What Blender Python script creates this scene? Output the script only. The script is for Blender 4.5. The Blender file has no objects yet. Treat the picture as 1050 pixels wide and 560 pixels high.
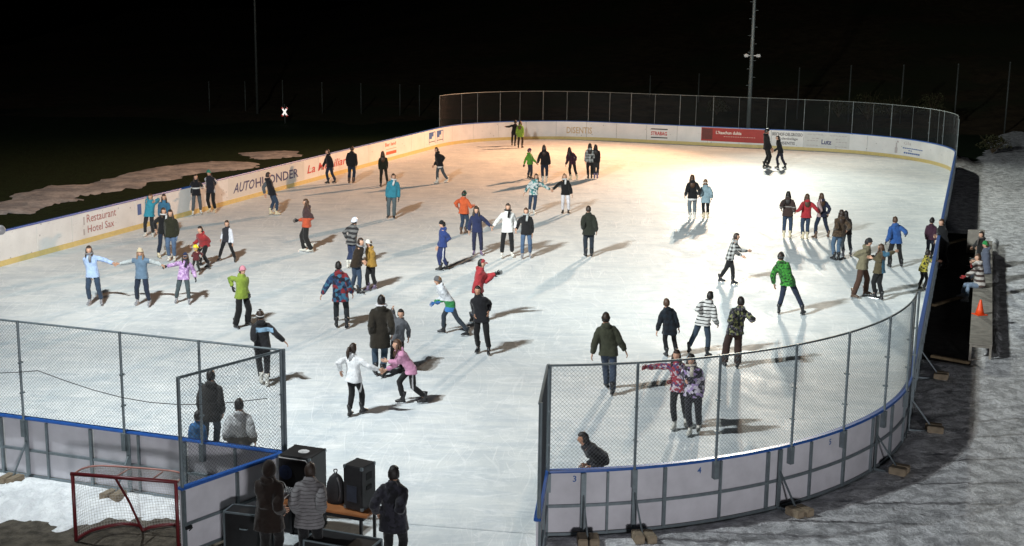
import bpy, bmesh, math, random
import numpy as np
from mathutils import Vector, Matrix, noise
random.seed(7)
PI=math.pi
sc=bpy.context.scene
col=sc.collection
# ------------------------------------------------------------------ camera
H=9.36897; FPX=1387.783; PITCH=0.20508; ROLL=0.01310
cd=bpy.data.cameras.new('camera'); cam=bpy.data.objects.new('camera',cd); col.objects.link(cam)
cd.sensor_width=36; cd.lens=FPX/1050*36; cd.clip_start=0.5; cd.clip_end=3000
cam.matrix_world=Matrix.Translation((0,0,H))@Matrix.Rotation(PI/2-PITCH,4,'X')@Matrix.Rotation(ROLL,4,'Z')
sc.camera=cam
def ray(x,y):
    dx,dy=x-525,y-280; c,s=math.cos(ROLL),math.sin(ROLL)
    X=c*dx+s*dy; Yy=-s*dx+c*dy
    c,s=math.cos(PITCH),math.sin(PITCH)
    return X, c*FPX-Yy*s, -Yy*c-s*FPX
def at(x,y,z=0.0):
    a,b,c=ray(x,y); t=(z-H)/c
    return Vector((a*t,b*t,z))
def atY(x,y,Y):
    a,b,c=ray(x,y); t=Y/b
    return Vector((a*t,Y,H+c*t))
# ------------------------------------------------------------------ rink path
OX,OY,TH=-8.43954,24.71325,0.32867
RL,RW,R1,R2=64.08,15.0,9.384,8.4245
CT,ST=math.cos(TH),math.sin(TH)
def W2(u,v,z=0.0): return Vector((OX+u*CT+v*ST, OY-u*ST+v*CT, z))
def loc2(x,y):
    dx,dy=x-OX,y-OY; return dx*CT-dy*ST, dx*ST+dy*CT
def build_path():
    P=[]
    def line(a,b,st=0.5):
        n=max(1,int(math.hypot(b[0]-a[0],b[1]-a[1])/st))
        for i in range(n): P.append((a[0]+(b[0]-a[0])*i/n,a[1]+(b[1]-a[1])*i/n))
    def arc(cx,cy,r,a0,a1):
        n=int(abs(a1-a0)*r/0.35)
        for i in range(n): 
            a=a0+(a1-a0)*i/n; P.append((cx+r*math.cos(a),cy+r*math.sin(a)))
    D=math.radians
    line((4.67,0),(-RW+R1,0)); arc(-RW+R1,R1,R1,D(270),D(180))
    line((-RW,R1),(-RW,RL-R2)); arc(-RW+R2,RL-R2,R2,D(180),D(90))
    line((-RW+R2,RL),(RW-R2,RL)); arc(RW-R2,RL-R2,R2,D(90),D(0))
    line((RW,RL-R2),(RW,R1))
    aend=-math.acos((9.33-(RW-R1))/R1)
    arc(RW-R1,R1,R1,0,aend); P.append((RW-R1+R1*math.cos(aend),R1+R1*math.sin(aend)))
    return P
PATH=build_path()
PW=np.array([W2(*p)[:2] for p in PATH]); SEG=np.hypot(*(PW[1:]-PW[:-1]).T); SS=np.concatenate([[0],np.cumsum(SEG)]); SLEN=SS[-1]
def pth(s):
    s=min(max(s,0),SLEN-1e-6); i=int(np.searchsorted(SS,s,side='right')-1); t=(s-SS[i])/SEG[i]
    p=PW[i]*(1-t)+PW[i+1]*t
    j0=max(i-1,0); j1=min(i+2,len(PW)-1)
    d=PW[i+1]-PW[i]; d=d/np.hypot(*d)
    return Vector((p[0],p[1],0)),Vector((d[0],d[1],0)),Vector((d[1],-d[0],0))   # point, tangent, inward normal
def s_at(u,v):
    w=W2(u,v); return float(SS[np.argmin(np.hypot(PW[:,0]-w.x,PW[:,1]-w.y))])
def s_px(x,y,z=0.75):
    w=at(x,y,z); best=None
    d=np.hypot(PW[:,0]-w.x,PW[:,1]-w.y); i=int(np.argmin(d))
    s=SS[i]; p,t,n=pth(s); return s+ (Vector((w.x,w.y,0))-p).dot(t)
def pp(s,off,z):
    p,t,n=pth(s); q=p+n*off; q.z=z; return q
def knots(s0,s1):
    k=[s0]+[float(x) for x in SS if s0+1e-3<x<s1-1e-3]+[s1]
    return k
# ------------------------------------------------------------------ materials
def _n(nt,t,**k):
    n=nt.nodes.new(t)
    for a,b in k.items(): setattr(n,a,b)
    return n
MC={}
def base_mat(name,rough=0.7,spec=0.4,metal=0.0):
    m=bpy.data.materials.new(name); m.use_nodes=True; nt=m.node_tree
    b=nt.nodes['Principled BSDF']; b.inputs['Roughness'].default_value=rough; b.inputs['Specular IOR Level'].default_value=spec
    b.inputs['Metallic'].default_value=metal
    return m,nt,b
def mix(nt,fac,a,b):
    n=_n(nt,'ShaderNodeMix',data_type='RGBA')
    for s,v in ((n.inputs[0],fac),(n.inputs[6],a),(n.inputs[7],b)):
        if hasattr(v,'is_output') or isinstance(v,bpy.types.NodeSocket): nt.links.new(v,s)
        else: s.default_value=v if not isinstance(v,tuple) else (*v[:3],1)
    return n.outputs[2]
def ramp(nt,fac,stops,const=False):
    r=_n(nt,'ShaderNodeValToRGB'); e=r.color_ramp.elements
    if const: r.color_ramp.interpolation='CONSTANT'
    while len(e)<len(stops): e.new(0.5)
    for i,(p,c) in enumerate(stops):
        e[i].position=p; e[i].color=(c,c,c,1) if not isinstance(c,tuple) else (*c[:3],1)
    nt.links.new(fac,r.inputs[0]); return r.outputs[0]
def math_(nt,op,a,b=None,c=None):
    n=_n(nt,'ShaderNodeMath',operation=op)
    for i,v in enumerate((a,b,c)):
        if v is None: continue
        if isinstance(v,bpy.types.NodeSocket): nt.links.new(v,n.inputs[i])
        else: n.inputs[i].default_value=v
    return n.outputs[0]
def coord(nt,scale=(1,1,1),rot=(0,0,0),loc=(0,0,0),kind='Object'):
    t=_n(nt,'ShaderNodeTexCoord'); m=_n(nt,'ShaderNodeMapping')
    m.inputs['Scale'].default_value=scale; m.inputs['Rotation'].default_value=rot; m.inputs['Location'].default_value=loc
    nt.links.new(t.outputs[kind],m.inputs[0]); return m.outputs[0]
def noise_(nt,vec,scale,detail=3,rough=0.5,dist=0):
    n=_n(nt,'ShaderNodeTexNoise'); n.inputs['Scale'].default_value=scale; n.inputs['Detail'].default_value=detail
    n.inputs['Roughness'].default_value=rough; n.inputs['Distortion'].default_value=dist
    nt.links.new(vec,n.inputs['Vector']); return n.outputs[0]
def bump(nt,b,h,strength=0.3,dist=0.01):
    n=_n(nt,'ShaderNodeBump'); n.inputs['Strength'].default_value=strength; n.inputs['Distance'].default_value=dist
    nt.links.new(h,n.inputs['Height']); nt.links.new(n.outputs[0],b.inputs['Normal'])
def solid(c,rough=0.6,spec=0.4,metal=0.0,var=0.25,scale=6,bmp=0.0,name='plain'):
    key=('s',c,rough,spec,metal,var,scale,bmp)
    if key in MC: return MC[key]
    m,nt,b=base_mat(name,rough,spec,metal)
    v=coord(nt); f=noise_(nt,v,scale,4,0.6)
    f=ramp(nt,f,[(0.3,0.0),(0.7,1.0)])
    lo=tuple(x*(1-var) for x in c); hi=tuple(min(1,x*(1+var*0.6)) for x in c)
    nt.links.new(mix(nt,f,lo,hi),b.inputs['Base Color'])
    if bmp: bump(nt,b,noise_(nt,v,scale*6,3),bmp,0.01)
    MC[key]=m; return m
def cloth(spec):
    """spec: colour tuple, or ('stripe',c1,c2,n) horizontal, ('check',c1,c2,size), ('blotch',size,c...) , ('bands',[(z,c)...]), ('side',c1,c2)"""
    def adj(v):
        if isinstance(v,(tuple,list)):
            if len(v)==3 and all(isinstance(q,(int,float)) for q in v) and not isinstance(v[0],int) or v==(0,0,0):
                k=0.95 if min(v)>0.35 else 0.78; l=sum(v)/3; return tuple((q*0.88+l*0.12)*k for q in v)
            return type(v)(adj(q) for q in v)
        return v
    key=('c',repr(spec))
    if key not in MC: spec=adj(spec) if isinstance(spec[0],(int,float)) else (spec[0],)+tuple(adj(q) for q in spec[1:])
    if key in MC: return MC[key]
    m,nt,b=base_mat('fabric',0.85,0.2)
    try: b.inputs['Sheen Weight'].default_value=0.15
    except Exception: pass
    v=coord(nt)
    fine=noise_(nt,v,9,4,0.6)
    if isinstance(spec[0],(int,float)): c=mix(nt,0.0,spec,spec)
    else:
        k=spec[0]
        sx=_n(nt,'ShaderNodeSeparateXYZ')
        dv=_n(nt,'ShaderNodeVectorMath',operation='ADD'); nn=_n(nt,'ShaderNodeTexNoise'); nn.inputs['Scale'].default_value=5
        nt.links.new(v,nn.inputs['Vector'])
        sc_=_n(nt,'ShaderNodeVectorMath',operation='SCALE'); sc_.inputs['Scale'].default_value=0.05
        nt.links.new(nn.outputs['Color'],sc_.inputs[0]); nt.links.new(v,dv.inputs[0]); nt.links.new(sc_.outputs[0],dv.inputs[1])
        nt.links.new(dv.outputs[0],sx.inputs[0])
        X,Y,Z=sx.outputs
        if k=='stripe':
            t=math_(nt,'FRACT',math_(nt,'MULTIPLY',Z,spec[3])); c=mix(nt,math_(nt,'GREATER_THAN',t,spec[4] if len(spec)>4 else 0.5),spec[1],spec[2])
        elif k=='check':
            q=1/spec[3]
            a=math_(nt,'GREATER_THAN',math_(nt,'FRACT',math_(nt,'MULTIPLY',Z,q)),0.5)
            xx=math_(nt,'ADD',X,math_(nt,'MULTIPLY',Y,0.7))
            d=math_(nt,'GREATER_THAN',math_(nt,'FRACT',math_(nt,'MULTIPLY',xx,q)),0.5)
            c=mix(nt,math_(nt,'MULTIPLY',math_(nt,'ADD',a,d),0.5),spec[1],spec[2])
        elif k=='blotch':
            vo=_n(nt,'ShaderNodeTexVoronoi'); vo.inputs['Scale'].default_value=1/spec[1]; nt.links.new(dv.outputs[0],vo.inputs['Vector'])
            s2=_n(nt,'ShaderNodeSeparateColor'); nt.links.new(vo.outputs['Color'],s2.inputs[0])
            cs=spec[2:]; c=ramp(nt,s2.outputs[0],[(i/len(cs),cs[i]) for i in range(len(cs))],True)
        elif k=='bands':
            c=ramp(nt,math_(nt,'DIVIDE',Z,2.0),[(z/2.0,cc) for z,cc in spec[1]],True)
        elif k=='side':    # |x| large -> sleeves
            c=mix(nt,math_(nt,'GREATER_THAN',math_(nt,'ABSOLUTE',X),spec[3]),spec[1],spec[2])
        elif k=='back':   # stripe patch on back
            a=math_(nt,'GREATER_THAN',Z,spec[3]); d=math_(nt,'LESS_THAN',Z,spec[4]); e=math_(nt,'LESS_THAN',math_(nt,'ABSOLUTE',X),spec[5])
            g=math_(nt,'GREATER_THAN',Y,0.0) if spec[6]>0 else math_(nt,'LESS_THAN',Y,0.0)
            c=mix(nt,math_(nt,'MULTIPLY',math_(nt,'MULTIPLY',a,d),math_(nt,'MULTIPLY',e,g)),spec[1],spec[2])
        elif k=='sidestripe':
            c=mix(nt,math_(nt,'LESS_THAN',math_(nt,'ABSOLUTE',math_(nt,'SUBTRACT',Y,0.0)),0.018),spec[1],spec[2])
    d=ramp(nt,fine,[(0.3,0.72),(0.7,1.0)])
    mm=_n(nt,'ShaderNodeMix',data_type='RGBA',blend_type='MULTIPLY'); mm.inputs[0].default_value=1
    nt.links.new(c,mm.inputs[6]); nt.links.new(d,mm.inputs[7]); nt.links.new(mm.outputs[2],b.inputs['Base Color'])
    bump(nt,b,noise_(nt,v,22,4,0.65),0.55,0.02)
    MC[key]=m; return m
# ------------------------------------------------------------------ object helpers
def link(o): col.objects.link(o); return o
def tag(o,label=None,cat=None,group=None,kind=None):
    if label: o['label']=label
    if cat: o['category']=cat
    if group: o['group']=group
    if kind: o['kind']=kind
    return o
def thing(name,label,cat,loc=(0,0,0),rz=0,group=None):
    o=link(bpy.data.objects.new(name,None)); o.location=loc; o.rotation_euler=(0,0,rz); o.empty_display_size=0.2
    return tag(o,label,cat,group)
def obj(name,bm,m,parent=None,smooth=False):
    me=bpy.data.meshes.new(name); bm.to_mesh(me); bm.free()
    if smooth: me.shade_smooth()
    for x in (m if isinstance(m,(list,tuple)) else [m]): me.materials.append(x)
    o=link(bpy.data.objects.new(name,me))
    if parent: o.parent=parent
    return o
def mesh_obj(name,vs,fs,m,parent=None,smooth=False):
    me=bpy.data.meshes.new(name); me.from_pydata([tuple(v) for v in vs],[],fs); me.update()
    if smooth: me.shade_smooth()
    me.materials.append(m); o=link(bpy.data.objects.new(name,me))
    if parent: o.parent=parent
    return o
def box(bm,c,size,rz=0,mat=None,axes=None,bev=0):
    sx,sy,sz=[s/2 for s in size]; c=Vector(c)
    if axes is None:
        ca,sa=math.cos(rz),math.sin(rz); axes=(Vector((ca,sa,0)),Vector((-sa,ca,0)),Vector((0,0,1)))
    vs=[bm.verts.new(c+axes[0]*sx*a+axes[1]*sy*b+axes[2]*sz*d) for a in(-1,1) for b in(-1,1) for d in(-1,1)]
    fs=[]
    for f in ((0,1,3,2),(4,6,7,5),(0,4,5,1),(2,3,7,6),(0,2,6,4),(1,5,7,3)): fs.append(bm.faces.new([vs[i] for i in f]))
    if bev:
        es=set(e for f in fs for e in f.edges)
        bmesh.ops.bevel(bm,geom=list(es),offset=bev,segments=2,affect='EDGES')
    return vs
def bar(bm,a,b,w,d=None,up=(0,0,1)):
    """square bar from a to b"""
    a=Vector(a);b=Vector(b); d=d or w; t=b-a; L=t.length; t.normalize(); up=Vector(up)
    if abs(t.dot(up))>0.97: up=Vector((0,1,0)) if abs(t.y)<0.9 else Vector((1,0,0))
    x=t.cross(up).normalized(); y=x.cross(t)
    box(bm,(a+b)/2,(L,w,d),axes=(t,x,y))
def tube(bm,pts,rad,n=8,caps=True,ref=None,sq=None):
    """rad: list of r or (rx,ry); ref: axis for rx"""
    pts=[Vector(p) for p in pts]; rings=[]
    x=None
    for i,p in enumerate(pts):
        t=(pts[min(i+1,len(pts)-1)]-pts[max(i-1,0)]); t=t.normalized() if t.length>1e-9 else Vector((0,0,1))
        if ref is not None: x0=Vector(ref)
        elif x is None: x0=Vector((1,0,0)) if abs(t.x)<0.9 else Vector((0,1,0))
        else: x0=x
        x=(x0-t*x0.dot(t)).normalized(); y=t.cross(x)
        r=rad[i] if isinstance(rad,(list,tuple)) else rad
        rx,ry=r if isinstance(r,(list,tuple)) else (r,r)
        e=sq[i] if sq else 1.0
        rings.append([bm.verts.new(p+x*rx*math.copysign(abs(math.cos(2*PI*k/n))**e,math.cos(2*PI*k/n))+y*ry*math.copysign(abs(math.sin(2*PI*k/n))**e,math.sin(2*PI*k/n))) for k in range(n)])
    for a,b in zip(rings[:-1],rings[1:]):
        for k in range(n): bm.faces.new((a[k],a[(k+1)%n],b[(k+1)%n],b[k]))
    if caps:
        bm.faces.new(rings[0][::-1]); bm.faces.new(rings[-1])
    return rings
def ball(bm,c,r,nu=10,nv=7,ax=None):
    """ellipsoid r=(rx,ry,rz)"""
    if not isinstance(r,(list,tuple)): r=(r,r,r)
    c=Vector(c); M=ax or Matrix.Identity(3)
    rings=[]
    for j in range(1,nv):
        a=PI*j/nv
        rings.append([bm.verts.new(c+M@Vector((r[0]*math.sin(a)*math.cos(2*PI*k/nu),r[1]*math.sin(a)*math.sin(2*PI*k/nu),r[2]*math.cos(a)))) for k in range(nu)])
    t=bm.verts.new(c+M@Vector((0,0,r[2]))); b=bm.verts.new(c-M@Vector((0,0,r[2])))
    for k in range(nu):
        bm.faces.new((t,rings[0][k],rings[0][(k+1)%nu])); bm.faces.new((b,rings[-1][(k+1)%nu],rings[-1][k]))
    for a,d in zip(rings[:-1],rings[1:]):
        for k in range(nu): bm.faces.new((a[k],d[k],d[(k+1)%nu],a[(k+1)%nu]))
# ------------------------------------------------------------------ setting materials
def ice_mat():
    m,nt,b=base_mat('ice',0.6,0.13)
    v=coord(nt)
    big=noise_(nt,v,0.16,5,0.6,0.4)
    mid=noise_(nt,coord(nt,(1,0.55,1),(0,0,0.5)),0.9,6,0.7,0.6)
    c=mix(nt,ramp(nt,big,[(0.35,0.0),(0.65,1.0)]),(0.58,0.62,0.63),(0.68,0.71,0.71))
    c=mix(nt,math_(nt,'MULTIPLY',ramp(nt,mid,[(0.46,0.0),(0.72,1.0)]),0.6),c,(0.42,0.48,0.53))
    hs=[]
    # straight-ish skate scratches in several directions
    acc=None
    for i,(ang,sx,sy,th) in enumerate(((0.3,12,0.2,0.65),(1.1,16,0.25,0.65),(1.6,13,0.18,0.65),(2.6,16,0.22,0.65),(0.1,22,0.35,0.66),(2.2,24,0.4,0.66))):
        w=_n(nt,'ShaderNodeTexNoise'); w.inputs['Scale'].default_value=0.22; w.inputs['Detail'].default_value=1
        cv=coord(nt,(1,1,1),(0,0,0),(i*13,i*7,0)); nt.links.new(cv,w.inputs['Vector'])
        s1=_n(nt,'ShaderNodeVectorMath',operation='SCALE'); s1.inputs['Scale'].default_value=2.6; nt.links.new(w.outputs['Color'],s1.inputs[0])
        s2=_n(nt,'ShaderNodeVectorMath',operation='ADD'); nt.links.new(cv,s2.inputs[0]); nt.links.new(s1.outputs[0],s2.inputs[1])
        mp=_n(nt,'ShaderNodeMapping'); mp.inputs['Rotation'].default_value=(0,0,ang); mp.inputs['Scale'].default_value=(sx,sy,1); nt.links.new(s2.outputs[0],mp.inputs[0])
        nn=noise_(nt,mp.outputs[0],1.0,2,0.5)
        ln=ramp(nt,nn,[(th,0.0),(th+0.045,1.0)])
        acc=ln if acc is None else math_(nt,'MAXIMUM',acc,ln)
    # curved cuts: rings about random centres
    for sc_,k in ((0.16,40),(0.23,34),(0.34,26)):
        vo=_n(nt,'ShaderNodeTexVoronoi'); vo.inputs['Scale'].default_value=sc_; nt.links.new(v,vo.inputs['Vector'])
        fr=math_(nt,'FRACT',math_(nt,'MULTIPLY',vo.outputs['Distance'],k*0.35))
        ln=math_(nt,'LESS_THAN',fr,0.03)
        msk=ramp(nt,noise_(nt,v,1.1+sc_,2),[(0.50,0.0),(0.58,1.0)])
        acc=math_(nt,'MAXIMUM',acc,math_(nt,'MULTIPLY',ln,msk))
    cover=ramp(nt,noise_(nt,v,0.35,3),[(0.35,0.25),(0.65,1.0)])
    acc=math_(nt,'MULTIPLY',acc,cover)
    c=mix(nt,math_(nt,'MULTIPLY',acc,0.42),c,(0.88,0.90,0.91))
    speck=ramp(nt,noise_(nt,v,9,5,0.75),[(0.55,0.0),(0.78,1.0)])
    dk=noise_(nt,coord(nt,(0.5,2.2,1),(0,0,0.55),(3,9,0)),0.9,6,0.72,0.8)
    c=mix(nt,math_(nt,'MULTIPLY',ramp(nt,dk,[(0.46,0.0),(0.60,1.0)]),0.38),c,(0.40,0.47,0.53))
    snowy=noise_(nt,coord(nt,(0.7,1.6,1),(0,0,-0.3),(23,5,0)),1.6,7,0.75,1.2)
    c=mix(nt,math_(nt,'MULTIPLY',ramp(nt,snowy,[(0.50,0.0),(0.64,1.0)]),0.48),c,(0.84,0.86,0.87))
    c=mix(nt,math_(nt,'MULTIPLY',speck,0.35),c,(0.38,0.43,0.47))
    nt.links.new(c,b.inputs['Base Color'])
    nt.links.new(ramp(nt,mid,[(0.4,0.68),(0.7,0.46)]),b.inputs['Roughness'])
    hgt=math_(nt,'ADD',math_(nt,'MULTIPLY',acc,0.5),noise_(nt,v,7,5,0.7))
    bump(nt,b,hgt,0.55,0.012)
    return m
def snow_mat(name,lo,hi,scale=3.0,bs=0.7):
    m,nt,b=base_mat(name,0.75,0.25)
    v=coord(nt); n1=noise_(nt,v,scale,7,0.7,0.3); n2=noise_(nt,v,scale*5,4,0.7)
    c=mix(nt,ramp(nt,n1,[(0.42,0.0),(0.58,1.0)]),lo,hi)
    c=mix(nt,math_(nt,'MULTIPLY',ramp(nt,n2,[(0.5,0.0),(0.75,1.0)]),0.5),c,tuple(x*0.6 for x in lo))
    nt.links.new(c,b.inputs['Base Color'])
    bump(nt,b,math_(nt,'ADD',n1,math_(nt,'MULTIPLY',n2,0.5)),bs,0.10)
    return m
M_ICE=ice_mat()
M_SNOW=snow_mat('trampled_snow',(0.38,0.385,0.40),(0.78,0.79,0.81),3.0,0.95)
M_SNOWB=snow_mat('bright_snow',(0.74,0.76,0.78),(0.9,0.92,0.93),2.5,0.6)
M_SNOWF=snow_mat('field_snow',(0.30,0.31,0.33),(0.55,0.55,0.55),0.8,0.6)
def ground_mat(name,a,b_,scale,rough=0.9,b3=None):
    m,nt,b=base_mat(name,rough,0.15); v=coord(nt)
    c=mix(nt,ramp(nt,noise_(nt,v,scale,6,0.7),[(0.35,0.0),(0.65,1.0)]),a,b_)
    if b3: c=mix(nt,ramp(nt,noise_(nt,v,scale*0.13,3),[(0.45,0.0),(0.6,1.0)]),c,b3)
    nt.links.new(c,b.inputs['Base Color']); bump(nt,b,noise_(nt,v,scale*2,5,0.7),0.8,0.05)
    return m
M_GRASS=ground_mat('dark_grass',(0.006,0.016,0.005),(0.013,0.032,0.010),3.0)
M_EARTH=ground_mat('brown_slope',(0.03,0.022,0.012),(0.075,0.055,0.03),0.9,0.95,(0.035,0.04,0.018))
M_PAVE=ground_mat('wet_ground',(0.04,0.033,0.024),(0.13,0.11,0.085),5.0,0.6)
M_MAT=ground_mat('rubber_mat',(0.012,0.012,0.012),(0.035,0.034,0.032),3.0,0.9)
M_WHITE=solid((0.72,0.73,0.72),0.35,0.5,var=0.08,scale=2.5,name='board_plastic')
def board_mat():
    m,nt,b=base_mat('board_plastic',0.38,0.45); v=coord(nt)
    c=mix(nt,ramp(nt,noise_(nt,v,1.2,4,0.6),[(0.35,0.0),(0.7,1.0)]),(0.64,0.65,0.64),(0.73,0.74,0.73))
    sc1=ramp(nt,noise_(nt,coord(nt,(1,1,3)),5,6,0.8,1.0),[(0.60,0.0),(0.66,1.0)])
    c=mix(nt,math_(nt,'MULTIPLY',sc1,0.55),c,(0.30,0.30,0.31))
    pk=_n(nt,'ShaderNodeTexVoronoi'); pk.inputs['Scale'].default_value=2.3; nt.links.new(v,pk.inputs['Vector'])
    c=mix(nt,math_(nt,'MULTIPLY',math_(nt,'LESS_THAN',pk.outputs['Distance'],0.085),0.5),c,(0.14,0.14,0.15))
    nt.links.new(c,b.inputs['Base Color']); return m
M_WHITE=board_mat()
M_OUT=solid((0.57,0.56,0.60),0.5,0.4,var=0.12,scale=2.0,name='board_back')
M_BLUE=solid((0.025,0.10,0.36),0.35,0.5,var=0.15,name='blue_plastic')
M_YEL=solid((0.60,0.48,0.19),0.4,0.4,var=0.1,name='yellow_plastic')
M_STEEL=solid((0.21,0.25,0.27),0.45,0.5,0.6,var=0.2,name='galvanised_steel')
M_GALV=solid((0.20,0.23,0.23),0.5,0.5,0.3,var=0.2,name='grey_metal')
M_WIRE=solid((0.10,0.11,0.12),0.5,0.5,0.5,var=0.1,name='wire')
M_WOOD=solid((0.20,0.15,0.09),0.8,0.2,var=0.4,scale=5,bmp=0.4,name='weathered_wood')
M_STONE=solid((0.26,0.21,0.15),0.9,0.2,var=0.3,scale=8,bmp=0.6,name='concrete_block')
M_BLACK=solid((0.012,0.012,0.014),0.45,0.4,var=0.3,name='black_finish')
# ------------------------------------------------------------------ ground
def sheet(name,pts,z,m):
    bm=bmesh.new(); f=bm.faces.new([bm.verts.new((p[0],p[1],z)) for p in pts]); bmesh.ops.recalc_face_normals(bm,faces=[f])
    if f.normal.z<0: f.normal_flip()
    o=obj(name,bm,m); return tag(o,kind='structure')
sheet('ground',[(-700,-300),(700,-300),(700,1200),(-700,1200)],-0.10,M_GRASS)
# ice: fan of the rink outline
ip=[W2(*p) for p in PATH]
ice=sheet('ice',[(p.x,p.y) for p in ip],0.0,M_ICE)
gp=[W2(9.33,0.74),W2(9.6,-2.6),W2(12,-8),W2(16,-14),W2(-20,-14),W2(-20,-0.05),W2(4.67,-0.05)]
sheet('pavement',[(p.x,p.y) for p in gp],-0.045,M_PAVE)
tp=[W2(9.4,0.8),W2(10.4,-6.0),W2(5.2,-6.0),W2(4.3,-0.6),W2(4.6,0.15)]
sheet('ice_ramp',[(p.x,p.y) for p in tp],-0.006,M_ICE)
def psdf(poly,X,Y):
    """signed distance, + inside"""
    P=np.array(poly); d=np.full(X.shape,1e9); ins=np.zeros(X.shape,bool)
    for i in range(len(P)):
        a=P[i];b=P[(i+1)%len(P)]; ab=b-a
        t=np.clip(((X-a[0])*ab[0]+(Y-a[1])*ab[1])/(ab@ab),0,1)
        d=np.minimum(d,np.hypot(X-a[0]-t*ab[0],Y-a[1]-t*ab[1]))
        c=((a[1]>Y)!=(b[1]>Y)); xx=(b[0]-a[0])*(Y-a[1])/(b[1]-a[1]+1e-12)+a[0]
        ins^=c&(X<xx)
    return np.where(ins,d,-d)
def heightfield(name,poly,step,thick,z0,m,amp=0.03,fs=1.3,edge=0.6,edgen=0.8,clip=None,hfun=None,ripple=0.0):
    P=np.array(poly); x0,y0=P.min(0)-1;x1,y1=P.max(0)+1
    xs=np.arange(x0,x1,step);ys=np.arange(y0,y1,step);X,Y=np.meshgrid(xs,ys)
    d=psdf(poly,X,Y)
    N=np.zeros(X.shape);N2=np.zeros(X.shape)
    for i in range(X.shape[0]):
        for j in range(X.shape[1]):
            if d[i,j]>-3:
                N[i,j]=noise.noise((X[i,j]*0.45,Y[i,j]*0.45,3.3))+0.6*noise.noise((X[i,j]*1.3,Y[i,j]*1.3,7.1))
                N2[i,j]=noise.noise((X[i,j]*fs*2,Y[i,j]*fs*2,1.1))+0.6*noise.noise((X[i,j]*fs*4.3,Y[i,j]*fs*4.3,5.1))
    if step<0.15:
        for i in range(X.shape[0]):
            for j in range(X.shape[1]):
                if abs(d[i,j])<1.2: N[i,j]+=0.55*noise.noise((X[i,j]*3.7,Y[i,j]*3.7,2.2))+0.35*noise.noise((X[i,j]*8.5,Y[i,j]*8.5,4.2))
    d=d+N*edgen
    if clip is not None: d=np.minimum(d,clip(X,Y))
    t=np.clip(d/edge,-1,1)
    Z=z0+thick*t+amp*N2*np.clip(t,0,1)
    if hfun is not None: Z=Z+hfun(X,Y)
    keep=(t>-0.9)
    idx=-np.ones(X.shape,int); vs=[];fs_=[]
    for i in range(X.shape[0]):
        for j in range(X.shape[1]):
            if keep[i,j]: idx[i,j]=len(vs); vs.append((X[i,j],Y[i,j],Z[i,j]))
    for i in range(X.shape[0]-1):
        for j in range(X.shape[1]-1):
            q=(idx[i,j],idx[i,j+1],idx[i+1,j+1],idx[i+1,j])
            if min(q)>=0: fs_.append(q)
    o=mesh_obj(name,vs,fs_,m,None,True); return tag(o,kind='structure')
def rink_sdf(X,Y,off=0.05):
    dx,dy=X-OX,Y-OY; u=dx*CT-dy*ST; v=dx*ST+dy*CT-RL/2
    q=np.abs(u)-(RW-R1); p=np.abs(v)-(RL/2-R1)
    return np.hypot(np.maximum(q,0),np.maximum(p,0))+np.minimum(np.maximum(q,p),0)-R1-off
def pxp(L): return [tuple(at(x,y,0)[:2]) for x,y in L]
matpoly=pxp([(940,367),(995,374),(1000,240),(966,238)])
right=pxp([(541,640),(557,545),(700,520),(866,470),(925,420),(940,370),(955,240),(966,180),(985,160),(1003,172),(1012,160),(1018,146),(1034,134),(1050,122),(1130,116),(1300,180),(1500,420),(1500,700),(900,760)])
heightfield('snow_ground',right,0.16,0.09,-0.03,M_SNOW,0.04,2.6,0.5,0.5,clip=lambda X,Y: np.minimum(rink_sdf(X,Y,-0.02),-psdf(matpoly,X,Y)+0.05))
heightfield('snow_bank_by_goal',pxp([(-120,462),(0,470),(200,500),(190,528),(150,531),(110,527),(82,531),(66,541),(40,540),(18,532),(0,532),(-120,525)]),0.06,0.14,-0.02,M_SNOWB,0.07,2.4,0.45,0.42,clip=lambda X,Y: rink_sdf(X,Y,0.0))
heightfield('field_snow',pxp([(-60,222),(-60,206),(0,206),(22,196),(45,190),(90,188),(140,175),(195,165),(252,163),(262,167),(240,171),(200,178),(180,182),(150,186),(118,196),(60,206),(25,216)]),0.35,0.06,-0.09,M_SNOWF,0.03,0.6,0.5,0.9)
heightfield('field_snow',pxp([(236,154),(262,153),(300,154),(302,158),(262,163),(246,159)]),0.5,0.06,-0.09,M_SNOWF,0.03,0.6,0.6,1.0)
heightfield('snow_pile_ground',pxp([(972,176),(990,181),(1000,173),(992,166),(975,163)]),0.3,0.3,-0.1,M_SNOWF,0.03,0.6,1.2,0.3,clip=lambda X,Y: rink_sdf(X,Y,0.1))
# brown slope behind the far end
def hill():
    vs=[];fs=[];nx,ny=90,26
    for j in range(ny+1):
        for i in range(nx+1):
            x=-60+i*2.6; y=94+j*5+ (0 if x<20 else -(x-20)*0.35)
            z=-0.12+ (max(0,j-1)/ny)**1.3*26*(0.25+0.75*min(1,max(0,(x+30)/60))) + 0.5*noise.noise((x*0.12,y*0.12,0))*min(1,j/3)
            vs.append((x,y,z))
    for j in range(ny):
        for i in range(nx): a=j*(nx+1)+i; fs.append((a,a+1,a+nx+2,a+nx+1))
    tag(mesh_obj('hill',vs,fs,M_EARTH,None,True),kind='structure')
hill()
mt=sheet('rubber_matting',[p for p in matpoly],-0.02,M_MAT)
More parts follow.
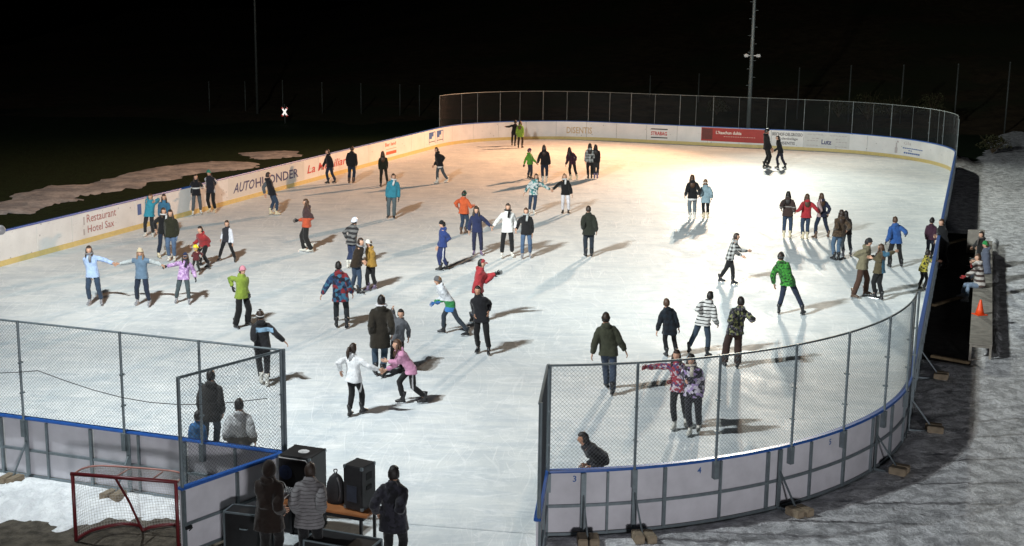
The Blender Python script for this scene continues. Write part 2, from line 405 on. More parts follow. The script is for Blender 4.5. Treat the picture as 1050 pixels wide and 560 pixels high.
# ------------------------------------------------------------------ boards
HB=1.2
def sweep(bm,s0,s1,prof):
    """prof: closed list of (off,z)"""
    ks=knots(s0,s1); rings=[]
    for s in ks: rings.append([bm.verts.new(pp(s,o,z)) for o,z in prof])
    n=len(prof)
    for a,b in zip(rings[:-1],rings[1:]):
        for k in range(n): bm.faces.new((a[k],b[k],b[(k+1)%n],a[(k+1)%n]))
    bm.faces.new(rings[0]); bm.faces.new(rings[-1][::-1])
def rect(o0,o1,z0,z1): return [(o0,z0),(o1,z0),(o1,z1),(o0,z1)]
sA=s_at(-RW+R1,0); sB=s_at(-RW,RL-R2); sC=s_at(RW,RL-R2); sD=s_at(RW,R1)
sG=s_at(RW,24.5)
def board_run(label,s0,s1,pitch=2.0):
    mid=pp((s0+s1)/2,0,0)
    r=thing('board_wall',label,'rink board',(0,0,0),0,'board walls round the ice')
    n=max(1,round((s1-s0)/pitch)); d=(s1-s0)/n
    for i in range(n):
        a,b=s0+i*d,s0+(i+1)*d
        bm=bmesh.new(); sweep(bm,a+0.008,b-0.008,rect(-0.012,0.012,0.05,HB-0.03)); obj('board_panel',bm,M_WHITE,r)
        bm=bmesh.new(); sweep(bm,a+0.02,b-0.02,rect(-0.020,-0.015,0.05,HB-0.05)); obj('back_panel',bm,M_OUT,r)
        bm=bmesh.new()
        for k,w in ((a+0.03,0.06),(a+d/2,0.04)):
            p,t,nn=pth(k); box(bm,p-nn*0.05+Vector((0,0,(HB-0.06)/2)),(w,0.05,HB-0.06),axes=(t,nn,Vector((0,0,1))))
        obj('frame_post',bm,M_STEEL,r)
    bm=bmesh.new(); sweep(bm,s0,s1,rect(-0.065,-0.023,0.52,0.57)); obj('middle_rail',bm,M_STEEL,r)
    bm=bmesh.new(); sweep(bm,s0,s1,rect(-0.065,-0.024,0.0,0.045)); obj('bottom_rail',bm,M_STEEL,r)
    bm=bmesh.new(); sweep(bm,s0,s1,[(-0.075,HB-0.04),(0.03,HB-0.04),(0.036,HB-0.02),(0.026,HB+0.012),(-0.07,HB+0.012),(-0.082,HB-0.02)]); obj('top_cap',bm,M_BLUE,r)
    bm=bmesh.new(); sweep(bm,s0,s1,rect(0.0145,0.028,0.0,0.19)); obj('kick_plate',bm,M_YEL,r)
    return r,n,d
B1=board_run('white board wall with blue top edge along the near left end beside the hockey goal',0,sA)
B2=board_run('long white board wall on the left side carrying the restaurant and car dealer adverts',sA,sB)
B3=board_run('curved white board wall round the far end with the red banner',sB,sC)
B4=board_run('straight board wall on the right side next to the black matting and bench',sC,sD)
B5=board_run('curved board wall in the near right corner under the tall mesh fence',sD,SLEN)
# braces with ballast blocks
def brace(s,parent,blocklabel):
    p,t,nn=pth(s)
    bm=bmesh.new(); bar(bm,p-nn*0.08+Vector((0,0,0.75)),p-nn*0.62+Vector((0,0,0.06)),0.028); bar(bm,p-nn*0.08+Vector((0,0,0.03)),p-nn*0.75+Vector((0,0,0.03)),0.05,0.04)
    box(bm,p-nn*0.085+Vector((0,0,HB/2)),(0.09,0.02,HB-0.1),axes=(t,nn,Vector((0,0,1))))
    obj('brace',bm,M_STEEL,parent)
    ang=math.atan2(t.y,t.x)
    for k,dx in enumerate((-0.10,0.10)):
        bm=bmesh.new(); box(bm,(0,0,0.075),(0.17,0.34,0.15),rz=random.uniform(-.12,.12),bev=0.015)
        c=p-nn*(0.62+random.uniform(-.04,.04))+t*dx
        o=obj('ballast_block',bm,M_STONE); o.location=(c.x,c.y,0.055); o.rotation_euler=(0,0,ang)
        tag(o,blocklabel[k],'block','ballast blocks on the brace feet')
br=[(s_px(35,425,HB),B1[0],'behind the boards at the left edge'),(s_px(135,441,HB),B1[0],'seen through the goal net'),
    (s_px(598,481,HB),B5[0],'by the open end of the near right boards'),(s_px(650,478,HB),B5[0],'under the first full fence post of the near right boards'),
    (s_px(797,457,HB),B5[0],'at the middle brace of the curved near right boards'),(s_px(897,423,HB),B5[0],'at the right brace in the shade of the curved boards')]
for s,par,w in br: brace(s,par,['left block of the pair '+w,'right block of the pair '+w])
for s in (s_px(936,388,HB),s_px(941,340,HB)):
    brace(s,B5[0] if s>sD else B4[0],['brown block shaded by the right boards, left one of the pair nearest the matting','brown block shaded by the right boards, right one of the pair nearest the matting'] if s>sD else ['far block of the pair at the brace next to the matting','near block of the pair at the brace next to the matting'])
# ------------------------------------------------------------------ chain link fences
def wires(bm,fn,L,z0,z1,pitch,r,seg):
    """fn(s,z)->Vector, s from 0..L"""
    hgt=z1-z0
    def wire(pts):
        rings=[]
        for i,p in enumerate(pts):
            t=(pts[min(i+1,len(pts)-1)]-pts[max(i-1,0)]).normalized(); x=t.cross(Vector((0.3,0.2,0.93))).normalized(); y=t.cross(x)
            rings.append([bm.verts.new(p+x*r*math.cos(a)+y*r*math.sin(a)) for a in (0,2.094,4.189)])
        for a,b in zip(rings[:-1],rings[1:]):
            for k in range(3): bm.faces.new((a[k],a[(k+1)%3],b[(k+1)%3],b[k]))
    n=int((L+hgt)/pitch)
    for i in range(n):
        for dr in (1,-1):
            a=-hgt+i*pitch if dr==1 else i*pitch
            sa,sb=(a,a+hgt) if dr==1 else (a,a-hgt)
            t0=0;t1=1
            # clip s to 0..L
            def cl(t): return sa+(sb-sa)*t
            lo=[0.0,1.0]
            if sb!=sa:
                ta=(0-sa)/(sb-sa); tb=(L-sa)/(sb-sa); t0=max(0,min(ta,tb)); t1=min(1,max(ta,tb))
            if t1-t0<0.01: continue
            k=max(1,int(math.ceil((t1-t0)*hgt/seg)))
            wire([fn(cl(t0+(t1-t0)*j/k),z0+hgt*(t0+(t1-t0)*j/k)) for j in range(k+1)])
def fence_run(label,s0,s1,posts,z1=3.1,pitch=0.072,r=0.0023,seg=5.0,pr=0.026,off=-0.035,postmat=None,midposts=()):
    f=thing('mesh_fence',label,'fence',(0,0,0),0,'mesh fences on the boards')
    pm=postmat or M_STEEL
    bm=bmesh.new(); wires(bm,lambda s,z: pp(s0+s,off,z),s1-s0,HB+0.02,z1,pitch,r,seg); obj('wire_mesh',bm,M_WIRE,f)
    bm=bmesh.new(); ks=knots(s0,s1); tube(bm,[pp(s,off,z1) for s in ks],pr*0.8,6); obj('top_rail',bm,pm,f)
    for s in posts:
        bm=bmesh.new(); tube(bm,[pp(s,off-0.045,HB-0.35),pp(s,off-0.045,z1+0.03)],pr,8); p,t,nn=pth(s)
        box(bm,p+nn*(off-0.045)+Vector((0,0,HB-0.2)),(0.09,0.10,0.34),axes=(t,nn,Vector((0,0,1))))
        for z in (HB+0.5,HB+1.1): box(bm,p+nn*(off-0.03)+Vector((0,0,z)),(0.05,0.1,0.03),axes=(t,nn,Vector((0,0,1))))
        obj('fence_post',bm,pm,f)
    for s in midposts:
        bm=bmesh.new(); tube(bm,[pp(s,off-0.02,HB),pp(s,off-0.02,z1)],pr*0.6,6); obj('thin_post',bm,pm,f)
    return f
pl=[s_px(x,y,3.1) for x,y in ((25,328),(127,340),(207,349))]
f1=fence_run('tall wire mesh fence on the near left boards behind the hockey goal',0.0,sA,[0.03]+pl+[pl[0]+2*k for k in range(1,4)])
bm=bmesh.new()
for a,b in ((0.3,5.2),(5.2,9.0)):     # slack cable sagging along the mesh
    tube(bm,[pp(a+(b-a)*t/8,-0.12,2.2-0.35*math.sin(PI*t/8)*(1 if a<1 else .6)) for t in range(9)],0.008,5,False)
obj('slack_cable',bm,M_BLACK,f1)
pr_=[s_px(x,y,3.1) for x,y in ((650,369),(733,363),(806,351),(863,340),(905,325),(931,310))]
fence_run('tall wire mesh fence on the curved near right boards',s_px(945,300,3.1),SLEN,pr_+[s_px(945,300,3.1),SLEN-0.03],seg=0.7)
sf0=s_px(453,98,3.1)-0.3; sf1=sC+1.5
FY=[(453,98),(516,94.5),(604,94),(650,95),(701,96.5),(763,98),(826,102),(875,104.5),(918,107),(955,111.5),(975,114),(985,115)]
def fy(x): return float(np.interp(x,[a for a,b in FY],[b for a,b in FY]))
fp=[s_px(x,fy(x),3.1) for x in (516,559,604,650,701,736,790,826,875,918.6,955.7,975.7)]
fence_run('long wire mesh fence on top of the boards round the far end',sf0,sf1,[sf0+0.03,sf1-0.03]+fp,pitch=0.10,r=0.0018,seg=0.9,pr=0.02,postmat=M_GALV,midposts=[s_px(x,fy(x),3.1) for x in (480,496,536.6,581.7,627,675,718,763,808,851,897,938,968)])
# ------------------------------------------------------------------ gate leaves
def gate_leaf(label,hinge,end,fence_posts):
    h=Vector((hinge.x,hinge.y,0)); e=Vector((end.x,end.y,0)); d=e-h; L=d.length; t=d.normalized(); nn=Vector((t.y,-t.x,0)); Z=Vector((0,0,1))
    g=thing('board_gate',label,'gate',(h.x,h.y,0),math.atan2(t.y,t.x),'open gates of the rink')
    X=Vector((1,0,0));Y=Vector((0,1,0))
    bm=bmesh.new(); box(bm,(L/2,0,HB/2),(L-0.02,0.04,HB-0.08)); obj('board_panel',bm,M_OUT,g)
    bm=bmesh.new(); box(bm,(L/2,0,HB-0.01),(L,0.12,0.055),bev=0.012); obj('top_cap',bm,M_BLUE,g)
    bm=bmesh.new()
    for x in (0.05,L*0.5,L-0.05): box(bm,(x,0.04,HB/2-0.02),(0.06,0.04,HB-0.06))
    for z in (0.05,0.55): box(bm,(L/2,0.042,z),(L-0.14,0.03,0.05))
    obj('gate_frame',bm,M_STEEL,g)
    bm=bmesh.new(); wires(bm,lambda s,z: Vector((0.05+s,0,z)),L-0.1,HB+0.03,3.1,0.072,0.0024,5); obj('wire_mesh',bm,M_WIRE,g)
    for x in (0.05,L-0.04): 
        bm=bmesh.new(); tube(bm,[(x,0.02,HB-1.15),(x,0.02,3.12)],0.032,8); obj('fence_post',bm,M_STEEL,g)
    bm=bmesh.new(); tube(bm,[(0.05,0.0,3.1),(L-0.04,0,3.1)],0.025,6); obj('top_rail',bm,M_STEEL,g)
    bm=bmesh.new(); box(bm,(L-0.1,0.07,0.5),(0.12,0.06,0.05)); tube(bm,[(L-0.1,0.07,0.5),(L-0.1,0.17,0.52),(L-0.02,0.19,0.5)],0.012,6); obj('latch',bm,M_BLACK,g)
gate_leaf('open gate leaf with blue top edge and mesh panel, left of the loudspeakers',pp(0,0.02,0),at(184,501,HB),0)
gate_leaf('open gate leaf seen edge on at the left end of the near right boards',pp(SLEN,0.02,0),at(551,533,HB),0)
# ------------------------------------------------------------------ adverts
def text_mesh(txt,size,bold=0.0,shear=0.0):
    cu=bpy.data.curves.new('t','FONT'); cu.body=txt; cu.size=size; cu.offset=bold; cu.shear=shear; cu.resolution_u=2; cu.extrude=0
    o=link(bpy.data.objects.new('t',cu)); return o
ADS=[]
def advert(txt,s,z,width,height,c,parent,bold=0.01,shear=0.0,label=None,center=False):
    ADS.append((text_mesh(txt,1.0,bold,shear),s,z,width,height,c,parent,label))
def patch(name,s0,s1,z0,z1,m,parent,off=0.0145,label=None):
    bm=bmesh.new(); sweep(bm,s0,s1,rect(0.0125,off,z0,z1)); o=obj(name,bm,m,parent)
    if label: o['label']=label
RED=solid((0.38,0.15,0.14),0.5,var=0.1);NAVY=solid((0.06,0.07,0.17),0.5,var=0.1);GOLD=solid((0.52,0.40,0.24),0.5,var=0.1);DK=solid((0.03,0.03,0.035),0.5,var=0.1)
BRED=solid((0.36,0.02,0.014),0.45,var=0.12); LTX=solid((0.8,0.75,0.68),0.5,var=0.05); BLU=solid((0.05,0.12,0.32),0.5,var=0.1); PALE=solid((0.45,0.42,0.42),0.5,var=0.2); GRNX=solid((0.35,0.5,0.06),0.5); SKINX=solid((0.5,0.28,0.13),0.5); GREYP=solid((0.60,0.62,0.60),0.4,var=0.06,scale=3)
r2,r3=B2[0],B3[0]
def proj_x(P):
    X,Y,Z=P.x,P.y,P.z-H; c,s=math.cos(PITCH),math.sin(PITCH); d=Y*c-Z*s; u=Z*c+Y*s
    return 525+math.cos(ROLL)*FPX*X/d+math.sin(ROLL)*FPX*u/d
def sp(x,y,z=0.7):      # where along the boards a mark seen at column x sits
    a,b=s_at(-RW,R1+1),sC-0.5
    for _ in range(40):
        m=(a+b)/2
        if proj_x(pp(m,0.015,z))<x: a=m
        else: b=m
    return (a+b)/2
advert('Restaurant',sp(89,231,0.85),0.76,sp(119,218,.85)-sp(89,231,.85),0.30,RED,r2,0.005)
advert('Hotel Sax',sp(90,240,0.5),0.37,sp(117,229,.5)-sp(90,240,.5),0.28,RED,r2,0.005)
patch('advert_symbol',sp(85.5,230,.8),sp(87,230,.8),0.7,1.0,PALE,r2); patch('advert_symbol',sp(85.5,236,.5),sp(87,236,.5),0.32,0.55,PALE,r2)
patch('advert_symbol',sp(141,208,.8),sp(145,207,.8),0.55,0.98,BLU,r2)
patch('advert_background',sp(234,185,.6),sp(312,170,.6),0.21,1.12,GREYP,r2,0.0135)
advert('AUTO',sp(239,192,.6),0.42,sp(261,186,.6)-sp(239,192,.6),0.44,NAVY,r2,0.02,0.35)
advert('HUONDER',sp(262,186,.6),0.42,sp(306,176,.6)-sp(262,186,.6),0.44,NAVY,r2,0.02,0.0)
advert('La Mobiliara',sp(315,174,.6),0.45,sp(358,162,.6)-sp(315,174,.6),0.40,solid((0.5,0.03,0.03),0.5,var=.1),r2,0.012,0.25)
advert('Ber land',sp(395,156,.9),0.82,sp(406,152,.9)-sp(395,156,.9),0.2,solid((0.6,0.12,0.04),0.5,var=.1),r2,0.02)
patch('advert_stripe',sp(396,160,.4),sp(406.5,157,.4),0.35,0.52,solid((0.55,0.1,0.03),0.5,var=.1),r2)
patch('advert_stripe',sp(396,158,.6),sp(406.5,155,.6),0.64,0.67,solid((0.6,0.3,0.2),0.5,var=.1),r2)
for a,b in ((440,446.5),(448,454.5)):
    s0,s1=sp(a,142,.65),sp(b,141,.65); w=s1-s0
    for q in ((s0,s0+.05,.3,1.02),(s1-.05,s1,.3,1.02),(s0,s1,.97,1.02)): patch('advert_frame',q[0],q[1],q[2],q[3],BLU,r2 if s0<sB else r3)
    patch('advert_symbol',s0+.05,s0+w*.45,0.62,.97,BLU,r2 if s0<sB else r3); patch('advert_symbol',s0+w*.45,s0+w*.7,0.75,.97,BLU,r2 if s0<sB else r3)
    patch('advert_symbol',s0,s1,0.42,.46,DK,r2 if s0<sB else r3)
advert('DISENTIS',sp(581,138,.6),0.40,sp(607,138,.6)-sp(581,138,.6),0.42,GOLD,r3,0.02)
advert('STRABAG',sp(667.5,136,.6),0.50,sp(684,137,.6)-sp(667.5,136,.6),0.24,solid((0.5,.02,.02),.5),r3,0.03)
for z in (0.86,0.32): patch('advert_stripe',sp(667.5,136,.6),sp(684.5,137,.6),z,z+0.07,DK,r3)
s0,s1=sp(719,136,.6),sp(788,141,.6)
patch('red_banner',s0,s1,0.30,1.14,BRED,r3,0.02,'red advertising banner with a small picture at its left end')
patch('banner_picture',s0+0.04,s0+(s1-s0)*.17,0.40,1.08,solid((0.12,0.015,0.01),.5),r3,0.024)
advert('L’Itaschun dultia',s0+(s1-s0)*.22,0.76,(s1-s0)*.38,0.2,LTX,r3,0.02)
for k in range(14): patch('advert_line',s0+(s1-s0)*(.34+.034*k),s0+(s1-s0)*(.362+.034*k),0.60,0.64,solid((.6,.35,.3),.5),r3,0.023)
advert('BISCHOF-DELGROSSO',sp(792,136,.9),0.83,sp(823,139,.9)-sp(792,136,.9),0.2,DK,r3,0.02)
advert('Bodenbeläge',sp(797,140,.6),0.55,sp(818,142,.6)-sp(797,140,.6),0.20,DK,r3,0.01)
advert('DISENTIS',sp(799,145,.4),0.30,sp(815,146,.4)-sp(799,145,.4),0.18,DK,r3,0.015)
s0,s1=sp(824.5,141,.6),sp(871,147,.6)
bgm=solid((0.56,0.57,0.55),0.5,var=.08); patch('advert_background',s0,s1,0.22,1.13,bgm,r3,0.0135)
advert('Lutz',s0+(s1-s0)*.38,0.42,(s1-s0)*.22,0.3,NAVY,r3,0.035)
for a,b,z,hh in ((.06,.42,.98,.04),(.55,.95,.96,.04),(.17,.33,.74,.05),(.06,.32,.6,.045),(.69,.80,.74,.05),(.69,.96,.58,.045),(.06,.32,.32,.04),(.69,.95,.3,.04)):
    n=max(2,int((b-a)*(s1-s0)/.16)); w=(b-a)*(s1-s0)/n
    for k in range(n): patch('advert_line',s0+(s1-s0)*a+k*w,s0+(s1-s0)*a+(k+.8)*w,z,z+hh*random.uniform(.8,1.3),PALE,r3,0.016)
s0=sp(921,152,.6); s1=sp(945,158,.6)
patch('advert_symbol',s0-.25,s0-.05,0.3,0.62,PALE,r3); patch('advert_symbol',s0-.2,s0-.1,0.62,0.9,PALE,r3); patch('advert_symbol',s0-.12,s0,0.92,1.02,PALE,r3)
advert('Gla',s0+.4,0.85,.6,0.18,PALE,r3,0.0); 
for a,b,z,hh in ((.35,2.1,.62,.06),(.8,1.3,.5,.05),(.45,1.95,.33,.09)):
    n=int((b-a)/.17)
    for k in range(n): patch('advert_line',s0+a+k*.17,s0+a+k*.17+.13,z,z+hh,BLU,r3,0.016)
# hand written bay numbers on the outside
NUM=[]
def outer_num(t,s,z): NUM.append((text_mesh(t,0.16,0.003),s,z))
outer_num('3',s_px(590,489,HB),0.98); outer_num('4',s_px(718,482,HB-0.15),0.95); outer_num('5',s_px(853,452,HB-.15),0.95)
def finish_text():
    dg=bpy.context.evaluated_depsgraph_get()
    def grab(o):
        me=bpy.data.meshes.new_from_object(o.evaluated_get(dg)); vs=[v.co.copy() for v in me.vertices]; fs=[tuple(p.vertices) for p in me.polygons]
        bpy.data.meshes.remove(me); return vs,fs
    for o,s,z,w,hh,c,par,lab in ADS:
        vs,fs=grab(o); x0=min(v.x for v in vs);x1=max(v.x for v in vs);y0=min(v.y for v in vs);y1=max(v.y for v in vs)
        out=[pp(s+(v.x-x0)/(x1-x0)*w,0.029 if par is r3 and o.data.body[:2] =='L’' else 0.0165,z+(v.y-y0)/(y1-y0)*hh) for v in vs]
        q=mesh_obj('advert_lettering',out,fs,c,par)
        q['label']='lettering reading '+o.data.body
    for o,s,z in NUM:
        vs,fs=grab(o); out=[pp(s-v.x,-0.024,z+v.y) for v in vs]; q=mesh_obj('bay_number',out,fs,BLU,B5[0]); q['label']='handwritten number '+o.data.body
    for o in [a[0] for a in ADS]+[a[0] for a in NUM]:
        cu=o.data; bpy.data.objects.remove(o); bpy.data.curves.remove(cu)
finish_text()
# ------------------------------------------------------------------ people
VOX=[]     # objects to be voxel remeshed: (object, voxel, fold strength, extra geometry builder)
folds=bpy.data.textures.new('folds','CLOUDS'); folds.noise_scale=0.11; folds.noise_depth=2
SK=[solid((0.50,0.29,0.20),0.55,0.4,var=0.06,name='skin'),solid((0.42,0.22,0.14),0.55,0.4,var=0.06,name='skin'),solid((0.20,0.10,0.06),0.55,0.4,var=0.06,name='skin')]
M_EYE=solid((0.05,0.03,0.022),0.3,0.5,var=0.0,name='eye'); M_LIP=solid((0.33,0.10,0.08),0.5,0.4,var=0.0,name='lip')
HAIRC={'black':(0.012,0.009,0.008),'dark':(0.025,0.014,0.009),'brown':(0.06,0.030,0.016),'light':(0.17,0.095,0.05),'blond':(0.30,0.19,0.09),'grey':(0.12,0.11,0.10)}
def hairmat(c):
    key=('h',c)
    if key in MC: return MC[key]
    m,nt,b=base_mat('hair',0.5,0.4); v=coord(nt,(30,30,3)); n=noise_(nt,v,2,4,0.7)
    cc=HAIRC[c]; nt.links.new(mix(nt,ramp(nt,n,[(0.3,0.0),(0.7,1.0)]),tuple(x*0.55 for x in cc),tuple(x*1.5 for x in cc)),b.inputs['Base Color'])
    bump(nt,b,n,0.8,0.01); MC[key]=m; return m
def head_geo(bm,c,M,k,skin=0):
    """face towards local -Y; k scale (1 = adult 0.23 m)"""
    def T(x,y,z): return c+M@Vector((x*k,y*k,z*k))
    nu,nv=20,14; rings=[]
    for j in range(nv+1):
        a=PI*j/nv; z=math.cos(a); r=math.sin(a); ring=[]
        for i in range(nu):
            t=2*PI*i/nu; x=r*math.cos(t); y=r*math.sin(t)
            X=x*0.074; Y=y*0.092; Z=z*0.115
            if z<0: X*=1+0.32*z; Y=Y*(1+0.28*z)-0.012*(-z) 
            if y<-0.55 : Y=Y*0.95
            g=math.exp(-((X/0.014)**2+((Z+0.012)/0.026)**2)); 
            if y<0: Y-=0.024*g
            for ex in(-0.031,0.031):
                g=math.exp(-(((X-ex)/0.014)**2+((Z-0.012)/0.012)**2))
                if y<0: Y+=0.010*g
            g=math.exp(-((X/0.03)**2+((Z-0.032)/0.01)**2)); 
            if y<0: Y-=0.004*g
            g=math.exp(-((X/0.02)**2+((Z+0.092)/0.018)**2))
            if y<0: Y-=0.010*g
            ring.append((X,Y,Z))
        rings.append(ring)
    R=[]
    for j,ring in enumerate(rings):
        if j in (0,nv): R.append([bm.verts.new(T(*ring[0]))]*nu)
        else: R.append([bm.verts.new(T(*p)) for p in ring])
    for j in range(nv):
        for i in range(nu):
            q=[R[j][i],R[j+1][i],R[j+1][(i+1)%nu],R[j][(i+1)%nu]]; u=[]
            for x in q:
                if x not in u: u.append(x)
            if len(u)>2: bm.faces.new(u).smooth=True
    def blob(p,r,mi):
        n0=len(bm.faces); ball(bm,T(*p),tuple(x*k for x in r),6,5,M); bm.faces.ensure_lookup_table()
        for f in bm.faces[n0:]: f.material_index=mi; f.smooth=True
    for s in(-1,1):
        blob((s*0.031,-0.079,0.012),(0.009,0.0035,0.0045),1)
        blob((s*0.031,-0.084,0.031),(0.014,0.003,0.0022),1)
        blob((s*0.076,0.008,0.0),(0.009,0.018,0.032),0)
    blob((0,-0.083,-0.054),(0.022,0.006,0.006),2)
def hand_geo(bm,wrist,d,side,palm,k,glove=False):
    """wrist pos, d finger direction, side = thumb direction, palm = palm normal"""
    d=d.normalized(); side=(side-d*side.dot(d)).normalized(); n=d.cross(side).normalized()
    if n.dot(palm)<0: n=-n
    g=1.25 if glove else 1.0; n0=len(bm.faces)
    def T(a,b,c): return wrist+(side*a+n*b+d*c)*k
    tube(bm,[T(0,0,-0.03),T(0,0,0.0),T(0,0.002,0.04),T(0,0.004,0.088)],[(0.024*g*k,0.018*g*k),(0.026*g*k,0.017*g*k),(0.040*g*k,0.016*g*k),(0.041*g*k,0.014*g*k)],10,ref=side)
    for x,L,cv in ((0.030,0.070,0.9),(0.010,0.080,1.0),(-0.010,0.074,1.1),(-0.029,0.058,1.2)):
        x*=1.05*g; r=0.0088*g*k
        tube(bm,[T(x,0.004,0.078),T(x*1.08,0.008*cv,0.088+L*0.42),T(x*1.1,0.022*cv,0.088+L*0.75),T(x*1.08,0.042*cv,0.088+L)],[r*1.05,r,r*0.9,r*0.65],7)
    tube(bm,[T(0.022*g,0.002,0.018),T(0.050*g,0.010,0.045),T(0.060*g,0.018,0.075),T(0.060*g,0.026,0.098)],[0.012*g*k,0.011*g*k,0.010*g*k,0.007*g*k],7)
    bm.faces.ensure_lookup_table()
    for f in bm.faces[n0:]: f.smooth=True
def ik(A,T,l1,l2,pole):
    d=T-A; L=d.length
    if L>(l1+l2)*0.995: T=A+d*((l1+l2)*0.995/L); d=T-A; L=d.length
    if L<abs(l1-l2)*1.05+0.02: L=abs(l1-l2)*1.05+0.02
    u=d.normalized(); a=(l1*l1-l2*l2+L*L)/(2*L); h=math.sqrt(max(0,l1*l1-a*a))
    p=(pole-u*pole.dot(u)); p=p.normalized() if p.length>1e-6 else Vector((0,-1,0))
    return A+u*a+p*h, A+u*L
BOOT={}
def boot_mesh(style):
    """style: 'white','black','grey'..."""
    if style in BOOT: return BOOT[style]
    c={'white':(0.62,0.61,0.56),'black':(0.015,0.015,0.017),'grey':(0.22,0.22,0.24),'cream':(0.6,0.52,0.36),'yellow':(0.55,0.5,0.12),'brown':(0.10,0.06,0.04),'red':(0.2,0.03,0.03),'purple':(0.16,0.12,0.2)}[style]
    bm=bmesh.new()
    tube(bm,[(0,0.055,0.30),(0,0.045,0.24),(0,0.03,0.17),(0,0.015,0.12),(0,0.0,0.085)],[(0.052,0.062),(0.050,0.06),(0.043,0.052),(0.043,0.062),(0.040,0.085)],12,ref=(1,0,0))
    tube(bm,[(0,0.085,0.085),(0,0.02,0.095),(0,-0.06,0.09),(0,-0.12,0.078),(0,-0.16,0.072)],[(0.036,0.028),(0.042,0.045),(0.042,0.038),(0.040,0.028),(0.024,0.018)],12,ref=(1,0,0))
    box(bm,(0,-0.03,0.058),(0.07,0.25,0.02)); box(bm,(0,0.065,0.05),(0.055,0.06,0.03))
    me=bpy.data.meshes.new('skate'); bm.to_mesh(me); bm.free(); me.shade_smooth(); me.materials.append(solid(c,0.4,0.5,var=0.15,name='boot_leather'))
    bm=bmesh.new()
    tube(bm,[(0,0.14,0.008),(0,0.10,0.004),(0,-0.10,0.004),(0,-0.155,0.012),(0,-0.17,0.03)],[(0.0035,0.006)]*5,6,ref=(1,0,0))
    box(bm,(0,-0.01,0.014),(0.005,0.24,0.018)); box(bm,(0,0.065,0.03),(0.022,0.05,0.022)); box(bm,(0,-0.08,0.03),(0.022,0.07,0.028))
    mb=bpy.data.meshes.new('blade'); bm.to_mesh(mb); bm.free(); mb.materials.append(solid((0.5,0.52,0.54),0.25,0.5,0.9,var=0.1,name='blade_steel'))
    BOOT[style]=(me,mb); return BOOT[style]
def hair_geo(kind,c,M,k,rnd):
    bm=bmesh.new()
    def T(x,y,z): return c+M@Vector((x*k,y*k,z*k))
    nu,nv=22,14; curly=kind=='curly'
    g0=1.15 if not curly else 1.34
    if kind=='bun': kind='short'
    low=-0.72 if kind!='short' else -0.62
    R=[]
    for j in range(nv+1):
        a=PI*j/nv; z=math.cos(a); r=math.sin(a); ring=[]
        for i in range(nu):
            t=2*PI*i/nu; x=r*math.cos(t); y=r*math.sin(t)
            front=max(0,-y)
            g=g0+0.07*noise.noise((x*3+rnd,y*3,z*3))+ (0.14*noise.noise((x*6+rnd,y*6,z*6)) if curly else 0.03*noise.noise((x*9,y*9+rnd,z*5)))
            # face opening
            if y<-0.15 and z<0.50: g=0.80
            elif z<low or (y<-0.02 and z<-0.3 and kind=='short'): g=0.78
            ring.append((x*0.077*g,y*0.097*g+0.002,z*0.118*g))
        R.append(ring)
    V=[[bm.verts.new(T(*p)) for p in (ring if 0<j<nv else ring[:1])] for j,ring in enumerate(R)]
    for j in range(nv):
        for i in range(nu):
            A=V[j];B=V[j+1]; q=[A[i%len(A)],B[i%len(B)],B[(i+1)%len(B)],A[(i+1)%len(A)]]; u=[]
            for x in q:
                if x not in u: u.append(x)
            if len(u)>2: bm.faces.new(u).smooth=True
    UPv=M.transposed()@Vector((0,0,1)) if False else Vector((0,0,1))
    if kind in('long','curly'):
        wf=1.35 if curly else 1.0
        top=T(0,0.05,0.02); b=M@Vector((0,1,0)); xx=M@Vector((1,0,0))
        b=Vector((b.x,b.y,0)).normalized(); n0=len(bm.verts)
        P=[top,top+Vector((0,0,-0.10))*k+b*0.015*k,top+Vector((0,0,-0.2))*k+b*0.05*k,top+Vector((0,0,-0.3))*k+b*0.075*k,top+Vector((0,0,-0.40))*k+b*0.07*k]
        tube(bm,P,[(0.07*k*wf,0.05*k*wf),(0.092*k*wf,0.05*k*wf),(0.105*k*wf,0.045*k*wf),(0.10*k*wf,0.04*k*wf),(0.055*k*wf,0.02*k)],16,ref=xx)
        for s in(-1,1):
            q=T(s*0.070,-0.01,0.02)
            tube(bm,[q,q+Vector((0,0,-0.1))*k+xx*s*0.008*k,q+Vector((0,0,-0.2))*k+xx*s*0.012*k-b*0.04*k,q+Vector((0,0,-0.31))*k-b*0.06*k],[0.022*k*wf,0.028*k*wf,0.026*k*wf,0.012*k],8)
        bm.verts.ensure_lookup_table()
        for v in bm.verts[n0:]:
            p=v.co; v.co=p+(xx*noise.noise((p.x*25,p.y*25,p.z*6+rnd))+b*noise.noise((p.x*25+9,p.y*25,p.z*6)))*0.016*k
    if kind=='pony':
        top=T(0,0.09,0.04); b=M@Vector((0,1,0)); b=Vector((b.x,b.y,0)).normalized()
        P=[top,top+b*0.06*k+Vector((0,0,0.01)),top+b*0.10*k+Vector((0,0,-0.07))*k,top+b*0.11*k+Vector((0,0,-0.16))*k,top+b*0.10*k+Vector((0,0,-0.24))*k]
        tube(bm,P,[0.02*k,0.035*k,0.042*k,0.034*k,0.01*k],9)
    for f in bm.faces: f.smooth=True
    return bm
